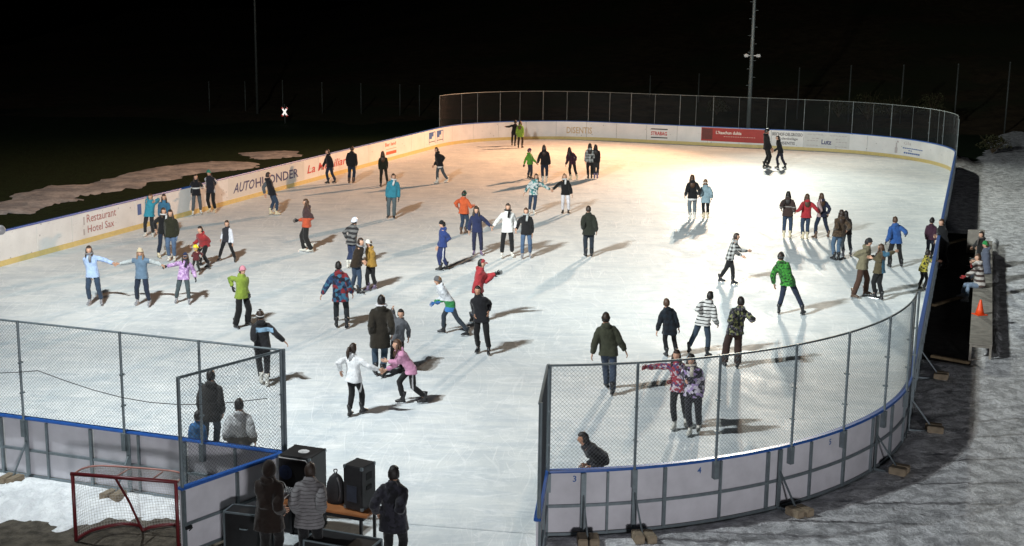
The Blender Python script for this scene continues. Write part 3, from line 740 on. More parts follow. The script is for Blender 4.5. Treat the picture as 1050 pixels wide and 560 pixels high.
def hat_geo(kind,c,M,k,hl=None):
    bm=bmesh.new()
    def T(x,y,z): return c+M@Vector((x*k,y*k,z*k))
    top={'beanie':1.22,'cap':1.12,'helmet':1.30,'bobble':1.22,'hood':1.26}[kind]
    wid={'beanie':1.17,'cap':1.15,'helmet':1.42,'bobble':1.17,'hood':1.36}[kind]
    z0={'beanie':0.10,'cap':0.28,'helmet':0.10,'bobble':0.12,'hood':-0.95}[kind]
    nu,nv=20,10; a1=math.acos(z0/1.0); rings=[]
    for j in range(nv+1):
        a=a1*j/nv; z=math.cos(a); r=math.sin(a); ring=[]
        for i in range(nu):
            t=2*PI*i/nu; x=r*math.cos(t); y=r*math.sin(t); w=wid
            Y=y*0.093*w; 
            if kind=='hood':
                Y+=0.012
                if y<-0.35 and z<0.62: Y=Y*0.62; w=1.15
            tilt=0.028*y if kind!='hood' else 0
            ring.append((x*0.075*w,Y,z*0.115*top-tilt))
        rings.append(ring)
    V=[[bm.verts.new(T(*p)) for p in (ring if j else ring[:1])] for j,ring in enumerate(rings)]
    for j in range(nv):
        for i in range(nu):
            A=V[j];B=V[j+1]; q=[A[i%len(A)],B[i],B[(i+1)%nu],A[(i+1)%len(A)]]; u=[]
            for x in q:
                if x not in u: u.append(x)
            bm.faces.new(u)
    if kind in('beanie','bobble'):
        pts=[T(*rings[-1][i]) for i in range(nu)]; pts.append(pts[0]); tube(bm,pts,[(0.012*k,0.02*k)]*len(pts),6,False)
    if kind=='bobble': ball(bm,T(0,0,0.155),0.035*k,8,6)
    if kind=='cap':
        a=[T(x,-0.10,0.036) for x in(-0.06,0.06)]; 
        tube(bm,[T(-0.06,-0.095,0.035),T(-0.045,-0.15,0.02),T(0,-0.17,0.015),T(0.045,-0.15,0.02),T(0.06,-0.095,0.035)],[0.008*k]*5,6)
        box(bm,T(0,-0.125,0.026),(0.10*k,0.07*k,0.008*k),axes=(M@Vector((1,0,0)),M@Vector((0,1,0.2)).normalized(),M@Vector((0,0,1))))
    if kind=='helmet':
        for s in(-1,1): tube(bm,[T(s*0.09,0.0,0.03),T(s*0.07,-0.03,-0.06),T(0,-0.05,-0.12)],0.006*k,5)
    for f in bm.faces: f.smooth=True
    bmesh.ops.recalc_face_normals(bm,faces=bm.faces)
    return bm
NP=0
def person(label,face,head,feet,hands=(None,None),top=(0.02,0.02,0.025),legs=(0.02,0.02,0.02),hair='dark',hstyle='short',hat=None,hatc=None,
           skate='black',glove=None,coat=0.485,bulk=1.0,lean=0.0,look=None,nod=0.0,skin=0,h=None,seat=None,scarf=None,hood=True,wide=1.0,dy=(0,0),group='people at the ice rink',hem=None,fz=None,pelv=None,cat='person'):
    global NP; NP+=1; rnd=NP*1.37
    f1,f2=at(*feet[0]),at(*feet[1])
    if fz: 
        if fz[0]: f1=at(*feet[0],fz[0])
        if fz[1]: f2=at(*feet[1],fz[1])
    mid=(f1+f2)/2; mid.z=0
    th=math.radians(face); F=Vector((math.sin(th),-math.cos(th),0)); L=Vector((math.cos(th),math.sin(th),0))
    hd=atY(head[0],head[1],mid.y+F.y*lean)
    if lean: hd.x+=0
    ztop=hd.z-(0.02 if hat else 0.012)
    if h is None: h=ztop*1.005
    hl=max(0.185,0.135+0.060*h); k=hl/0.23; S=h/1.75
    crouch=max(0,h-ztop)
    lo=th if look is None else math.radians(look)
    Mh=Matrix.Rotation(lo-th,3,'Z')@Matrix.Rotation(-math.radians(nod),3,'X')     # in the local frame
    if seat is not None:
        P=at(*seat,0.50); P.z=0.52
        mid=Vector((P.x,P.y,0)) if False else mid
        hd=atY(head[0],head[1],P.y+F.y*lean); ztop=hd.z-0.02
        k=0.98; S=1.0; hl=0.225; h=1.72
    else:
        zp=0.545*h-crouch*0.45
        q=0.36
        P=Vector((mid.x*(1-q)+hd.x*q, mid.y*(1-q)+hd.y*q,zp))
        if lean: P-=F*lean*0.45
        if pelv: P.z=pelv
    hc=Vector((hd.x,hd.y,ztop-hl/2))
    root=thing('person',label,cat,(mid.x,mid.y,0),th,group)
    Ri=Matrix.Rotation(-th,3,'Z')
    def l(p): return Ri@(Vector(p)-Vector((mid.x,mid.y,0)))
    P=l(P); hc=l(hc); fl=[l(f1),l(f2)]
    nk=hc+Vector((0,0.020,-0.50*hl)); sp_=nk-P
    up=sp_.normalized(); X=Vector((1,0,0)); X=(X-up*X.dot(up)).normalized(); Yb=up.cross(X)   # back direction is +Y
    shc=nk-up*0.068*h; sw=0.088*h*(0.93+0.07*bulk)
    # assign hands and feet to sides
    fr=math.cos(th)>=0
    def world_hand(hp,d): 
        if hp is None: return None
        return l(atY(hp[0],hp[1],mid.y+d+F.y*0.05)) if len(hp)==2 else l(Vector(hp))
    hl_=[world_hand(hands[0],dy[0]),world_hand(hands[1],dy[1])]
    if fr: HR,HL=hl_
    else: HL,HR=hl_
    if fr: FR,FL=fl
    else: FL,FR=fl
    l1,l2=0.178*h,0.155*h
    arms=[]
    for sg,T in ((1,HL),(-1,HR)):
        A=shc+X*sg*sw
        if T is None: T=A+Vector((sg*0.022*h*(1+0.6*math.sin(rnd*3+sg)),-0.06*h+0.05*h*math.sin(rnd*5+sg*2),-0.345*h))
        E,W_=ik(A,T,l1,l2+0.045*h,Vector((sg*0.16,1,-0.2)))
        d=(W_-E).normalized(); Wr=E+d*l2
        arms.append((sg,A,E,Wr,d))
    legs_=[]
    hw=0.052*h
    for sg,T in ((1,FL),(-1,FR)):
        A=P+Vector((sg*hw,0,-0.01*h)); an=Vector((T.x,T.y+0.02,max(0.10*S,T.z+0.1*S) if T.z>0.02 else 0.13*S))
        K,an2=ik(A,an,0.245*h,0.236*h,Vector((sg*0.12,-1,0.1)))
        legs_.append((sg,A,K,an))
    # ---- body
    bm=bmesh.new()
    def loft(pairs,n=14):
        tube(bm,[p for p,_,_ in pairs],[(a,b) for _,a,b in pairs],n,ref=X)
    c_=lambda t,off=0: P+sp_*t+Yb*off
    tl=sp_.length
    loft([(c_(-0.12),0.06*h,0.05*h),(c_(0.0),0.088*h,0.06*h),(c_(0.35),0.070*h,0.05*h),(c_(0.7),0.088*h,0.06*h),(c_(0.88),0.085*h,0.05*h),(nk-up*0.01*h,0.036*h,0.036*h),(hc+Vector((0,0.01,-0.2*hl)),0.033*h,0.035*h)])
    for sg,A,E,Wr,d in arms: tube(bm,[A-X*sg*0.02*h,A,E,Wr-d*0.01],[0.026*h,0.028*h,0.021*h,0.0155*h],10)
    for sg,A,K,an in legs_: tube(bm,[A+Vector((0,0,.03)),(A+K)/2,K,(K+an)/2,an+Vector((0,0,0.02))],[0.045*h,0.042*h,0.028*h,0.028*h,0.018*h],10)
    body=obj('body',bm,[SK[skin],M_EYE,M_LIP],root,True)
    bx=bmesh.new(); head_geo(bx,hc,Mh,k)
    for sg,A,E,Wr,d in arms:
        if not glove: hand_geo(bx,Wr,d,Vector((0,-1,0.15)) if abs(d.z)>0.5 else Vector((0,-0.3,1)),Vector((-sg,0,-0.1)),S)
    VOX.append((body,0.022*max(S,.8),0.0,bx))
    # ---- trousers
    bm=bmesh.new(); w=0.010*h*wide
    loft([(c_(-0.13),0.065*h,0.05*h+w*.6),(c_(0.0),0.088*h+w*.5,0.062*h+w*.5),(c_(0.16),0.082*h+w*.4,0.058*h+w*.4)])
    for sg,A,K,an in legs_:
        e=an+(Vector((0,0,-0.015 if wide>1.1 else 0.07*S)))
        tube(bm,[A+Vector((0,0,.02)),(A*0.55+K*0.45),K,(K+e)/2,e],[0.046*h+w*.3,0.045*h+w*.5,0.033*h+w,0.031*h+w,0.024*h+w*1.3],12)
    VOX.append((obj('trousers',bm,cloth(legs),root,True),0.02*max(S,.8),0.022,None))
    # ---- jacket
    bm=bmesh.new(); j=0.012*h*bulk; ht=(coat*h-P.z)/max(0.1,(shc.z-P.z)) if seat is None else -0.02
    ht=max(-0.85,min(0.3,(coat-0.545)/0.30)) if seat is None else -0.05
    hemc=P+Vector((0,0,-1))*(-ht)*tl if ht<0 else c_(ht)
    prs=[(hemc,0.099*h+j*1.5,0.077*h+j*1.1)]
    if ht<-0.1: prs.append((c_(0.0),0.092*h+j*1.2,0.066*h+j*1.1))
    prs+=[(c_(0.38),0.080*h+j*1.3,0.058*h+j*1.2),(c_(0.64),0.088*h+j*1.3,0.066*h+j),(shc+up*0.012*h,0.092*h+j*.8,0.056*h+j*.8),(nk-up*0.032*h,0.066*h+j*.6,0.047*h+j*.5),(nk-up*0.008*h,0.044*h+j*.5,0.042*h+j*.4),(nk+up*0.016*h,0.040*h+j*.4,0.040*h+j*.3)]
    tube(bm,[p for p,_,_ in prs],[(a,b) for _,a,b in prs],20,ref=X,sq=[0.68,0.75 if ht<-0.1 else 0.85]+[1.0]*(len(prs)-2))
    for sg,A,E,Wr,d in arms:
        tube(bm,[A-X*sg*0.045*h+up*0.01*h,A-X*sg*.006*h-up*.004*h,A.lerp(E,.35),A.lerp(E,.8),E,(E+Wr)/2,Wr-d*0.012*h],[0.030*h+j*.4,0.036*h+j*.5,0.035*h+j*.7,0.032*h+j*.8,0.031*h+j*.8,0.028*h+j*.8,0.022*h+j*.6],12)
    if hood:
        hb=nk+Yb*0.052*h-up*0.012*h; ball(bm,hb,(0.062*h,0.032*h,0.04*h),12,8,Matrix((X,Yb,up)).transposed())
    jk=obj('jacket',bm,cloth(top),root,True)
    VOX.append((jk,0.018*max(S,.8),0.034,None))
    if hem:   # a paler shirt hem showing under the jacket
        bm=bmesh.new(); hp=hemc-up*0.012*h; tube(bm,[hp-up*0.028*h,hp+up*0.02*h],[(0.094*h+j*0.9,0.068*h+j*.9)]*2,16,ref=X); obj('shirt_hem',bm,cloth(hem),root,True)
    if scarf:
        bm=bmesh.new(); ring=[nk+up*0.012*h+X*0.058*h*math.cos(a)+Yb*0.055*h*math.sin(a) for a in [2*PI*i/14 for i in range(15)]]
        tube(bm,ring,[(0.017*h,0.014*h)]*15,8,False)
        q=nk-Yb*(0.075*h+j)+X*0.025*h; tube(bm,[q,q-up*0.06*h-Yb*0.014*h-X*0.01*h,q-up*0.115*h-Yb*0.012*h-X*0.015*h],[(0.022*h,0.009*h),(0.022*h,0.009*h),(0.020*h,0.007*h)],8,ref=X)
        obj('scarf',bm,cloth(scarf),root,True)
    # ---- hair, hat
    if hstyle!='none' and hat!='hoodup':
        obj('hair',hair_geo(hstyle,hc,Mh,k,rnd),hairmat(hair),root,True)
    if hat=='hoodup': obj('hood',hat_geo('hood',hc,Mh,k),cloth(hatc or top),root,True)
    elif hat: obj('helmet' if hat=='helmet' else 'hat',hat_geo(hat,hc+Vector((0,0,0.004)),Mh,k),cloth(hatc) if hat!='helmet' else solid(hatc,0.35,0.5,var=.05,name='helmet_shell'),root,True)
    # ---- gloves
    if glove:
        for sg,A,E,Wr,d in arms:
            bm=bmesh.new(); hand_geo(bm,Wr,d,Vector((0,-1,0.15)) if abs(d.z)>0.5 else Vector((0,-0.3,1)),Vector((-sg,0,-0.1)),S,True); obj('glove',bm,cloth(glove),root,True)
    # ---- skates or shoes
    me,mb=boot_mesh(skate)
    for i,(sg,A,K,an) in enumerate(legs_):
        o=link(bpy.data.objects.new('skate' if seat is None or True else 'shoe',me)); o.parent=root
        T=(FL,FR)[i]; o.location=(T.x,T.y+0.0,max(0,T.z)); o.scale=(S,S,S); o.rotation_euler=(0,0,math.radians(sg*12+6*math.sin(rnd+sg)))
        b=link(bpy.data.objects.new('blade',mb)); b.parent=o
    return root
def finish_vox():
    for o,vx,fold,ex in VOX:
        m=o.modifiers.new('r','REMESH'); m.mode='VOXEL'; m.voxel_size=vx; m.use_smooth_shade=True
        s=o.modifiers.new('s','SMOOTH'); s.factor=0.5; s.iterations=3 if fold else 2
        if fold:
            d=o.modifiers.new('d','DISPLACE'); d.texture=folds; d.texture_coords='LOCAL'; d.strength=fold; d.mid_level=0.5
    dg=bpy.context.evaluated_depsgraph_get(); new=[]
    for o,vx,fold,ex in VOX: new.append(bpy.data.meshes.new_from_object(o.evaluated_get(dg)))
    for (o,vx,fold,ex),me in zip(VOX,new):
        o.modifiers.clear(); mats=[m for m in o.data.materials]
        if ex is not None:
            bm=bmesh.new(); bm.from_mesh(me)
            for f in bm.faces: f.material_index=0; f.smooth=True
            t=bpy.data.meshes.new('x'); ex.to_mesh(t); ex.free(); bm.from_mesh(t); bpy.data.meshes.remove(t); bm.to_mesh(me); bm.free()
        me.materials.clear()
        for m in mats: me.materials.append(m)
        if ex is None: me.shade_smooth()
        me.name=o.name; o.data=me
# ------------------------------------------------------------------ the people, one call each
BLK=(0.013,0.013,0.015); DKG=(0.03,0.032,0.036); JEAN=(0.035,0.065,0.12); JEANL=(0.11,0.17,0.25); JEAND=(0.018,0.03,0.06); WHT=(0.72,0.72,0.72); CREAM=(0.6,0.5,0.33)
P_=person
P_('woman in a pale blue jacket, leftmost of three holding hands near the left fence',5,(91,252),[(92,313),(104,313)],[(93,285),(118,271)],(0.36,0.50,0.78),JEAN,'dark','long',skate='grey',scarf=(0.25,0.25,0.27),lean=0)
P_('woman in slate blue and white with cream cap, middle of three holding hands',0,(143.5,254),[(141,313),(153,314.5)],[(119,271),(168,273)],('side',(0.13,0.22,0.33),(0.42,0.46,0.47),0.26),JEAND,'light','long','beanie',CREAM,'grey')
P_('child in a lilac patterned jacket and dark blue cap, right end of three holding hands',10,(190,258.5),[(181,311),(194,312)],[(168.5,274),(201,287)],('blotch',0.05,(0.52,0.30,0.62),(0.42,0.22,0.52),(0.6,0.4,0.66)),(0.07,0.10,0.11),'dark','long','cap',(0.02,0.03,0.09),'grey',(0.02,0.02,0.03),scarf=(0.03,0.03,0.05),bulk=1.2)
P_('person in a turquoise jacket with hands raised to the face by the left boards',0,(154,198.6),[(149,243),(157,243.5)],[(150,207),(158,207)],(0.02,0.33,0.46),DKG,'brown','short',skate='white',bulk=1.5)
P_('person in a teal blue jacket half hidden behind the girl with the white collar',10,(168,199),[(165,243),(172,243)],(None,None),(0.04,0.20,0.36),JEAN,'dark','long',skate='white',bulk=1.2)
P_('girl in a black jacket with white collar leaning to her friend in the olive coat',40,(167.5,213),[(163,265),(172,262)],[(160,238),(174,236)],BLK,JEAND,'brown','long',skate='cream',scarf=(0.7,0.7,0.7))
P_('girl in a dark olive coat and light blue gloves facing forward in blue jeans',5,(174.5,215),[(173.5,268),(179,268)],[(171,245),(181.5,245)],(0.03,0.03,0.015),(0.10,0.17,0.30),'dark','long',skate='white',glove=(0.22,0.36,0.62),bulk=1.3)
P_('teenager in a black jacket with white bands standing against the left boards',20,(200.5,178.6),[(198,221),(206,219.5)],[(197,200),(208,193)],('bands',[(0,(0.015,0.015,0.02)),(1.13,(0.6,0.6,0.6)),(1.19,(0.015,0.015,0.02))]),(0.10,0.12,0.14),'dark','long',skate='white')
P_('person with a green cap and white and black jacket leaning on the left boards',-10,(214,174),[(215,218),(220.5,218.5)],[(211,192),(217,193)],('side',(0.02,0.02,0.03),(0.5,0.5,0.52),0.17),BLK,'dark','short','beanie',(0.02,0.28,0.20),'cream')
P_('person in a grey and black jacket skating in front of the dealer advert',120,(275,176.6),[(278,220.5),(284,221)],[(272,201),(283,200)],('side',(0.015,0.015,0.02),(0.12,0.14,0.16),0.16),JEAN,'dark','short',skate='cream',bulk=1.2)
P_('person in black facing left by the left boards near the red advert text',-55,(335.7,153),[(336,188.5),(343,188)],[(330,173),(342,174)],BLK,JEAND,'dark','short',skate='black')
P_('stocky man in a black winter coat and jeans seen from behind by the left boards',175,(361,150),[(358,188.5),(362.5,188.5)],(None,None),BLK,JEAND,'brown','short','beanie',(0.05,0.02,0.015),'brown',bulk=1.7,wide=1.2)
P_('person in a dark green outfit seen from behind near the orange advert',190,(392.5,155),[(390.5,192),(397,189.5)],(None,None),(0.018,0.022,0.010),(0.02,0.02,0.012),'brown','long',skate='black')
P_('person in a bright turquoise jacket with white scarf standing alone in grey jeans',0,(403.5,178),[(398.5,224),(404,224.5)],[(396,204),(409,205)],(0.02,0.28,0.40),(0.11,0.15,0.17),'dark','short',skate='black',scarf=WHT,bulk=1.7,wide=1.2,glove=BLK)
P_('skater in a black sweater over a white shirt gliding left towards the boards',-60,(447.5,151),[(448,188.5),(458,187.5)],[(444,171),(452,168)],BLK,(0.07,0.10,0.12),'dark','short',skate='white',hem=WHT)
P_('person in a red jacket bending over a small child with a yellow helmet',-30,(205,232),[(205,273),(213,275)],[(196,252),(207,254)],(0.42,0.02,0.025),BLK,'black','short',skate='black',lean=0.25,bulk=1.2,h=1.7)
P_('small child with a yellow helmet held up by a person in red',-20,(200.7,251),[(198,281),(205,282)],[(196,262),(207,263)],(0.13,0.02,0.025),(0.03,0.035,0.03),'dark','short','helmet',(0.75,0.6,0.02),'brown',bulk=1.3)
P_('boy in a white jacket with black front and black trousers wobbling on his skates',-5,(232.5,226),[(225,268),(241,269)],[(226,247),(239,254)],('side',(0.03,0.03,0.04),(0.66,0.68,0.75),0.13),BLK,'dark','short',skate='black')
P_('woman in an orange red jacket and wide black trousers reaching left',-85,(313.5,204),[(311.5,258.5),(318.5,259)],[(303,226.5),(312,228)],('bands',[(0,(0.03,0.03,0.03)),(0.70,(0.65,0.09,0.02)),(1.30,(0.08,0.04,0.04))]),(0.022,0.022,0.022),'brown','long',skate='white',glove=BLK,wide=1.9)
P_('woman in a lime green jacket and pink knit hat with baggy black trousers',45,(248.5,272.5),[(242,337),(254.5,334)],[(239,297),(256,304)],('side',(0.30,0.42,0.03),(0.20,0.33,0.02),0.2),BLK,'dark','short','beanie',(0.75,0.28,0.36),'black',glove=BLK,wide=2.0,bulk=1.3)
P_('skater seen from behind in a black hooded top with a pale blue back stripe',195,(266.6,317.5),[(268,394),(274,396)],[(261,349),(294,352)],('back',(0.018,0.018,0.022),(0.25,0.45,0.65),1.38,1.48,0.2,1),(0.014,0.014,0.016),'dark','short','beanie',('stripe',(0.015,0.015,0.015),(0.5,0.5,0.5),9,0.7),'white',bulk=1.1)
P_('boy seen from behind in a red and blue patterned jacket with one arm out',185,(347,268),[(345,336),(356,337)],[(328.6,304.6),(362,303)],('blotch',0.10,(0.03,0.12,0.24),(0.02,0.02,0.04),(0.28,0.02,0.03),(0.04,0.18,0.30),(0.02,0.05,0.14)),(0.02,0.025,0.03),'black','short',skate='black',bulk=1.5,coat=0.42)
P_('person in a grey striped sweater and white helmet behind the brown haired couple',150,(363.5,223),[(357,275),(361,275)],[(356,246),(365,246)],('stripe',(0.03,0.03,0.035),(0.20,0.20,0.20),6.5,0.5),(0.03,0.05,0.12),'dark','short','helmet',(0.62,0.66,0.74),'white',lean=0.0)
P_('man in a dark brown jacket and jeans bending towards a woman in mustard yellow',65,(370,244),[(362,299),(369,302)],[(374,269),(374,270)],(0.035,0.022,0.012),JEAN,'dark','short',skate='black',lean=0.15,bulk=1.2,h=1.78,scarf=(0.3,0.3,0.32))
P_('woman in a mustard yellow jacket and white hat holding hands with a man in brown',-50,(378,245.5),[(376.5,299),(384,297)],[(373,269),(375,270)],(0.42,0.23,0.02),BLK,'dark','short','beanie',(0.68,0.66,0.6),'purple',bulk=1.4,lean=0.1)
P_('boy in a blue tracksuit with white side stripes and a black cap',-70,(453.5,226),[(451,278),(457,277)],[(448,255),(453,250)],(0.02,0.05,0.22),('sidestripe',(0.02,0.035,0.14),(0.65,0.65,0.7)),'black','short','beanie',BLK,'black')
P_('person in a bright orange jacket with a dark green hat and jeans',150,(476,195.5),[(473,240.5),(478,240)],[(470,214),(487,210.5)],(0.75,0.11,0.01),JEAN,'dark','short','beanie',(0.01,0.13,0.08),'brown',bulk=1.5)
P_('woman with wavy dark hair in navy holding hands with the person in white',3,(488.5,212),[(486,262),(493.5,262)],[(480.5,239),(504.5,234)],(0.02,0.03,0.10),(0.02,0.025,0.07),'dark','curly',skate='purple',bulk=1.2)
P_('person in white sweater and black scarf, middle of three holding hands',0,(521,208.6),[(514.6,265),(525,264)],[(504.5,234),(529,237)],(0.72,0.72,0.70),BLK,'dark','short',skate='white',scarf=(0.012,0.012,0.012))
P_('woman in black cardigan and blue jeans, right one of three holding hands mid-ice',0,(539.6,213),[(535.5,265.5),(543.5,264.5)],[(529,237),(546,242)],BLK,(0.07,0.13,0.24),'brown','short',skate='grey',scarf=(0.4,0.42,0.42))
P_('girl in a white and teal patterned jacket with both arms spread',0,(550,178),[(543,219),(547.5,220)],[(537,199),(566,195.5)],('blotch',0.09,(0.55,0.6,0.6),(0.10,0.36,0.36),(0.6,0.62,0.6),(0.05,0.2,0.22)),JEAN,'brown','long',skate='white',bulk=1.2)
P_('girl in white trousers and black jacket holding a hand to the left',0,(579,178),[(577,219.5),(583,219.5)],[(566,195.5),(587,201)],BLK,(0.72,0.70,0.75),'light','long',skate='black',scarf=WHT)
P_('child in a white, green and blue jacket and grey hat striding left',-80,(449,283),[(454,342),(478,345)],[(443,312),(449,311)],('bands',[(0,(0.03,0.22,0.62)),(0.84,(0.03,0.30,0.08)),(1.02,(0.62,0.64,0.68))]),(0.035,0.05,0.07),'light','short','beanie',(0.14,0.14,0.15),'black',bulk=1.4,lean=0.1,glove=(0.03,0.2,0.6),coat=0.44)
P_('person in a red and beige jacket with hands held out to the right',80,(494,265.5),[(485,331),(490,330)],[(512,280),(508,281)],('side',(0.45,0.02,0.03),(0.42,0.36,0.22),0.3),(0.03,0.04,0.07),'black','short',hat='cap',hatc=(0.4,0.02,0.03),skate='black',glove=BLK,bulk=1.3)
P_('person all in black with a hand on the hip in mid-ice',-8,(490,293),[(490,362),(501,364)],[(487,325),(501,322)],(0.012,0.012,0.016),(0.010,0.010,0.011),'black','short',skate='black',skin=1,bulk=1.2,scarf=None)
P_('tall man seen from behind in a long dark brown coat with white collar',185,(391,302.5),[(385,385),(393,387)],[(381,345),(402,345)],(0.028,0.022,0.014),(0.05,0.09,0.14),'black','short',skate='black',coat=0.38,bulk=1.5,scarf=(0.65,0.65,0.68))
P_('boy in a grey jacket waving with his raised hand',0,(411,317),[(402,378),(411,378)],[(402.5,315.5),(419,349)],(0.14,0.15,0.17),BLK,'black','short',skate='black',scarf=None)
P_('girl in a white hooded top with ponytail pulling a friend in pink',150,(362,352),[(359,427),(372,424)],[(349.5,383),(392,380)],(0.72,0.74,0.76),('sidestripe',BLK,(0.5,0.5,0.5)),'dark','pony',skate='black',lean=0.12,bulk=1.2)
P_('girl in a pink hooded top and black trousers leaning left towards a friend in white',-75,(407,348),[(412,414),(434,414)],[(393,381),(394,370)],(0.70,0.30,0.50),('sidestripe',BLK,(0.4,0.4,0.42)),'brown','long',skate='black',lean=0.2,h=1.68)
P_('child in bright green at the far end beside a person in grey hat',60,(543,152),[(542,183),(545,184)],[(537,170),(551,168)],(0.12,0.42,0.03),(0.03,0.04,0.06),'dark','short','beanie',(0.1,0.04,0.12),'black',bulk=1.2,glove=BLK)
P_('person in a black coat and grey hat seen from behind next to the green jacket',180,(558,148.6),[(556.5,187),(560.5,187)],[(551,168),(564,170)],BLK,JEAND,'dark','long','beanie',(0.15,0.16,0.18),'white',bulk=1.3)
P_('girl in a dark plum plaid jacket skating at the far end',200,(584,151),[(585,184.5),(591.5,184.5)],[(580,170),(590,166)],('check',(0.08,0.015,0.04),(0.02,0.012,0.02),0.12),BLK,'black','long',skate='cream')
P_('girl in white and grey plaid beside a friend in black, far end',180,(605,147),[(603,183.5),(606.5,183.5)],(None,None),('check',(0.42,0.46,0.46),(0.12,0.14,0.14),0.14),BLK,'black','long',skate='black')
P_('girl in black with long black hair beside the white and grey plaid jacket',175,(611,148),[(609.5,183.5),(612.5,183.5)],(None,None),BLK,DKG,'black','long',skate='purple')
P_('person in black at the far boards with one arm stretched out left',180,(528.5,123),[(525,149.5),(528,150)],[(518,130),(531,136)],BLK,BLK,'black','short',skate='black')
P_('person in a lime green coat standing by the far boards',170,(533.5,124),[(531.5,152),(535.5,152)],(None,None),(0.22,0.42,0.03),(0.05,0.03,0.02),'brown','long',skate='black',bulk=1.3,coat=0.42)
P_('man in a dark green parka standing alone with his back turned',180,(603.5,211),[(600.5,263.5),(606.5,263.5)],[(598,236),(612,239)],(0.022,0.026,0.018),(0.02,0.03,0.045),'dark','short',skate='black',bulk=1.6,coat=0.45,wide=1.2)
P_('woman with long brown hair in black jacket beside the pale blue coat',182,(710,179),[(707.5,225.5),(712,225)],[(702,202),(717,201)],BLK,(0.17,0.21,0.24),'brown','long',skate='white',hem=WHT)
P_('person in a pale blue coat and white hat walking away beside a woman in black',180,(723.5,183.6),[(721.5,224.5),(725.5,224.5)],[(718,202),(730,204)],(0.30,0.45,0.52),BLK,'light','short','beanie',(0.6,0.6,0.6),'cream',bulk=1.3,coat=0.42,scarf=(0.04,0.04,0.05))
P_('tall person in black skating backwards while holding hands near the red banner',95,(786.5,132),[(784,172),(787.5,173)],[(793,155),(792,156)],BLK,BLK,'black','short','helmet',(0.03,0.03,0.03),'black',bulk=1.3)
P_('shorter person in black led by both hands near the red banner',-90,(797.5,139),[(797,173),(804.5,173)],[(793,155),(792,156)],BLK,(0.02,0.02,0.04),'black','short',skate='black',lean=0.05)
P_('boy in a black and white checked shirt skating right with both arms forward',85,(755.6,239),[(739,289.5),(752,292)],[(769,257.5),(763,264)],('check',(0.55,0.55,0.53),(0.02,0.02,0.02),0.13),(0.013,0.013,0.014),'dark','short',skate='black',lean=0.08)
P_('girl with black hair in brown jacket, left of three holding hands on the right',165,(808.5,196),[(803.5,244.5),(810,244.5)],[(801,215),(815.5,218)],('bands',[(0,(0.06,0.035,0.03)),(1.28,(0.3,0.28,0.26)),(1.32,(0.06,0.035,0.03))]),JEAN,'black','long',skate='cream',bulk=1.2)
P_('girl in a red jacket, middle of three holding hands on the right',180,(828,198.6),[(822.8,245.5),(827.5,245.5)],[(815.5,218),(840.5,219)],(0.48,0.015,0.025),JEAN,'brown','long',skate='cream',bulk=1.2)
P_('girl in navy, red and white, right one of three holding hands on the right',200,(842.5,198),[(835.5,245),(849,244)],[(840.5,219),(849,221)],('side',(0.02,0.025,0.06),(0.5,0.35,0.35),0.19),JEAND,'brown','long',skate='brown')
P_('girl in a brown fur jacket and blue jeans with her arm round a darker friend',190,(863,215),[(854.5,267),(859.5,267)],[(855,236),(868,237)],('blotch',0.05,(0.09,0.055,0.03),(0.06,0.035,0.02),(0.12,0.075,0.04)),(0.09,0.16,0.26),'dark','long',skate='black',bulk=1.5)
P_('slim girl with long black hair next to the brown fur jacket',185,(867.5,216),[(864,263),(872,262)],(None,None),(0.03,0.02,0.015),(0.05,0.06,0.07),'black','long',skate='grey')
P_('man in a royal blue jacket and black trousers skating away on the right',185,(918,222),[(912,274.5),(924,274)],[(908,249),(929,241)],(0.015,0.10,0.36),BLK,'brown','short',skate='black',bulk=1.5,glove=BLK,wide=1.2)
P_('man in a beige jacket and brown trousers turning towards a child in khaki',60,(891,244),[(875.5,306),(888,303)],[(888,266),(900,262)],(0.22,0.19,0.11),(0.085,0.04,0.025),'black','short','beanie',(0.02,0.02,0.022),'brown',glove=BLK,bulk=1.4,wide=1.6,lean=0.1)
P_('teenager in a khaki and blue jacket held by the man in beige',-140,(903.5,250),[(896,306),(903,308)],[(920,257.5),(892,264)],('side',(0.05,0.18,0.30),(0.11,0.085,0.04),0.10),BLK,'brown','long',skate='black',bulk=1.2)
P_('man in a green and black dotted jacket and grey cap striding with his back turned',150,(801,258.5),[(798.5,322),(823,323)],[(794,294),(813,291)],('blotch',0.045,(0.03,0.24,0.02),(0.01,0.05,0.01),(0.05,0.34,0.03),(0.02,0.14,0.02)),(0.02,0.03,0.06),'dark','short','beanie',(0.06,0.07,0.07),'black',bulk=1.6)
P_('boy in a dark blue plaid coat seen from behind, left of the striped jacket',190,(683.5,306),[(683,366),(693,366)],[(671,350),(698,343)],('check',(0.012,0.022,0.035),(0.01,0.012,0.018),0.16),BLK,'brown','short',skate='black',bulk=1.5,coat=0.40)
P_('person in a white and black striped jacket walking away in jeans',150,(728.6,298.6),[(706.5,362),(725.5,367)],[(722,322),(736.5,334)],('stripe',(0.02,0.02,0.02),(0.62,0.62,0.6),11,0.3),(0.04,0.065,0.10),'black','short',skate='black',bulk=1.4)
P_('person in a dark multicoloured camouflage jacket and loose brown trousers',180,(760,304),[(742.5,376),(756,377.5)],[(747,331),(773,327)],('blotch',0.045,(0.02,0.02,0.02),(0.25,0.26,0.10),(0.03,0.03,0.04),(0.16,0.14,0.17),(0.03,0.04,0.03)),(0.055,0.028,0.022),'black','short','cap',BLK,'black',bulk=1.4,wide=2.2)
P_('man in an army green jacket and dark hat walking away near the fence corner',175,(621.4,320.5),[(622,398),(628,405)],[(606.5,366),(643.5,364)],(0.055,0.06,0.035),(0.045,0.07,0.12),'dark','short','beanie',(0.012,0.012,0.013),'black',bulk=1.5,wide=1.3,coat=0.48)
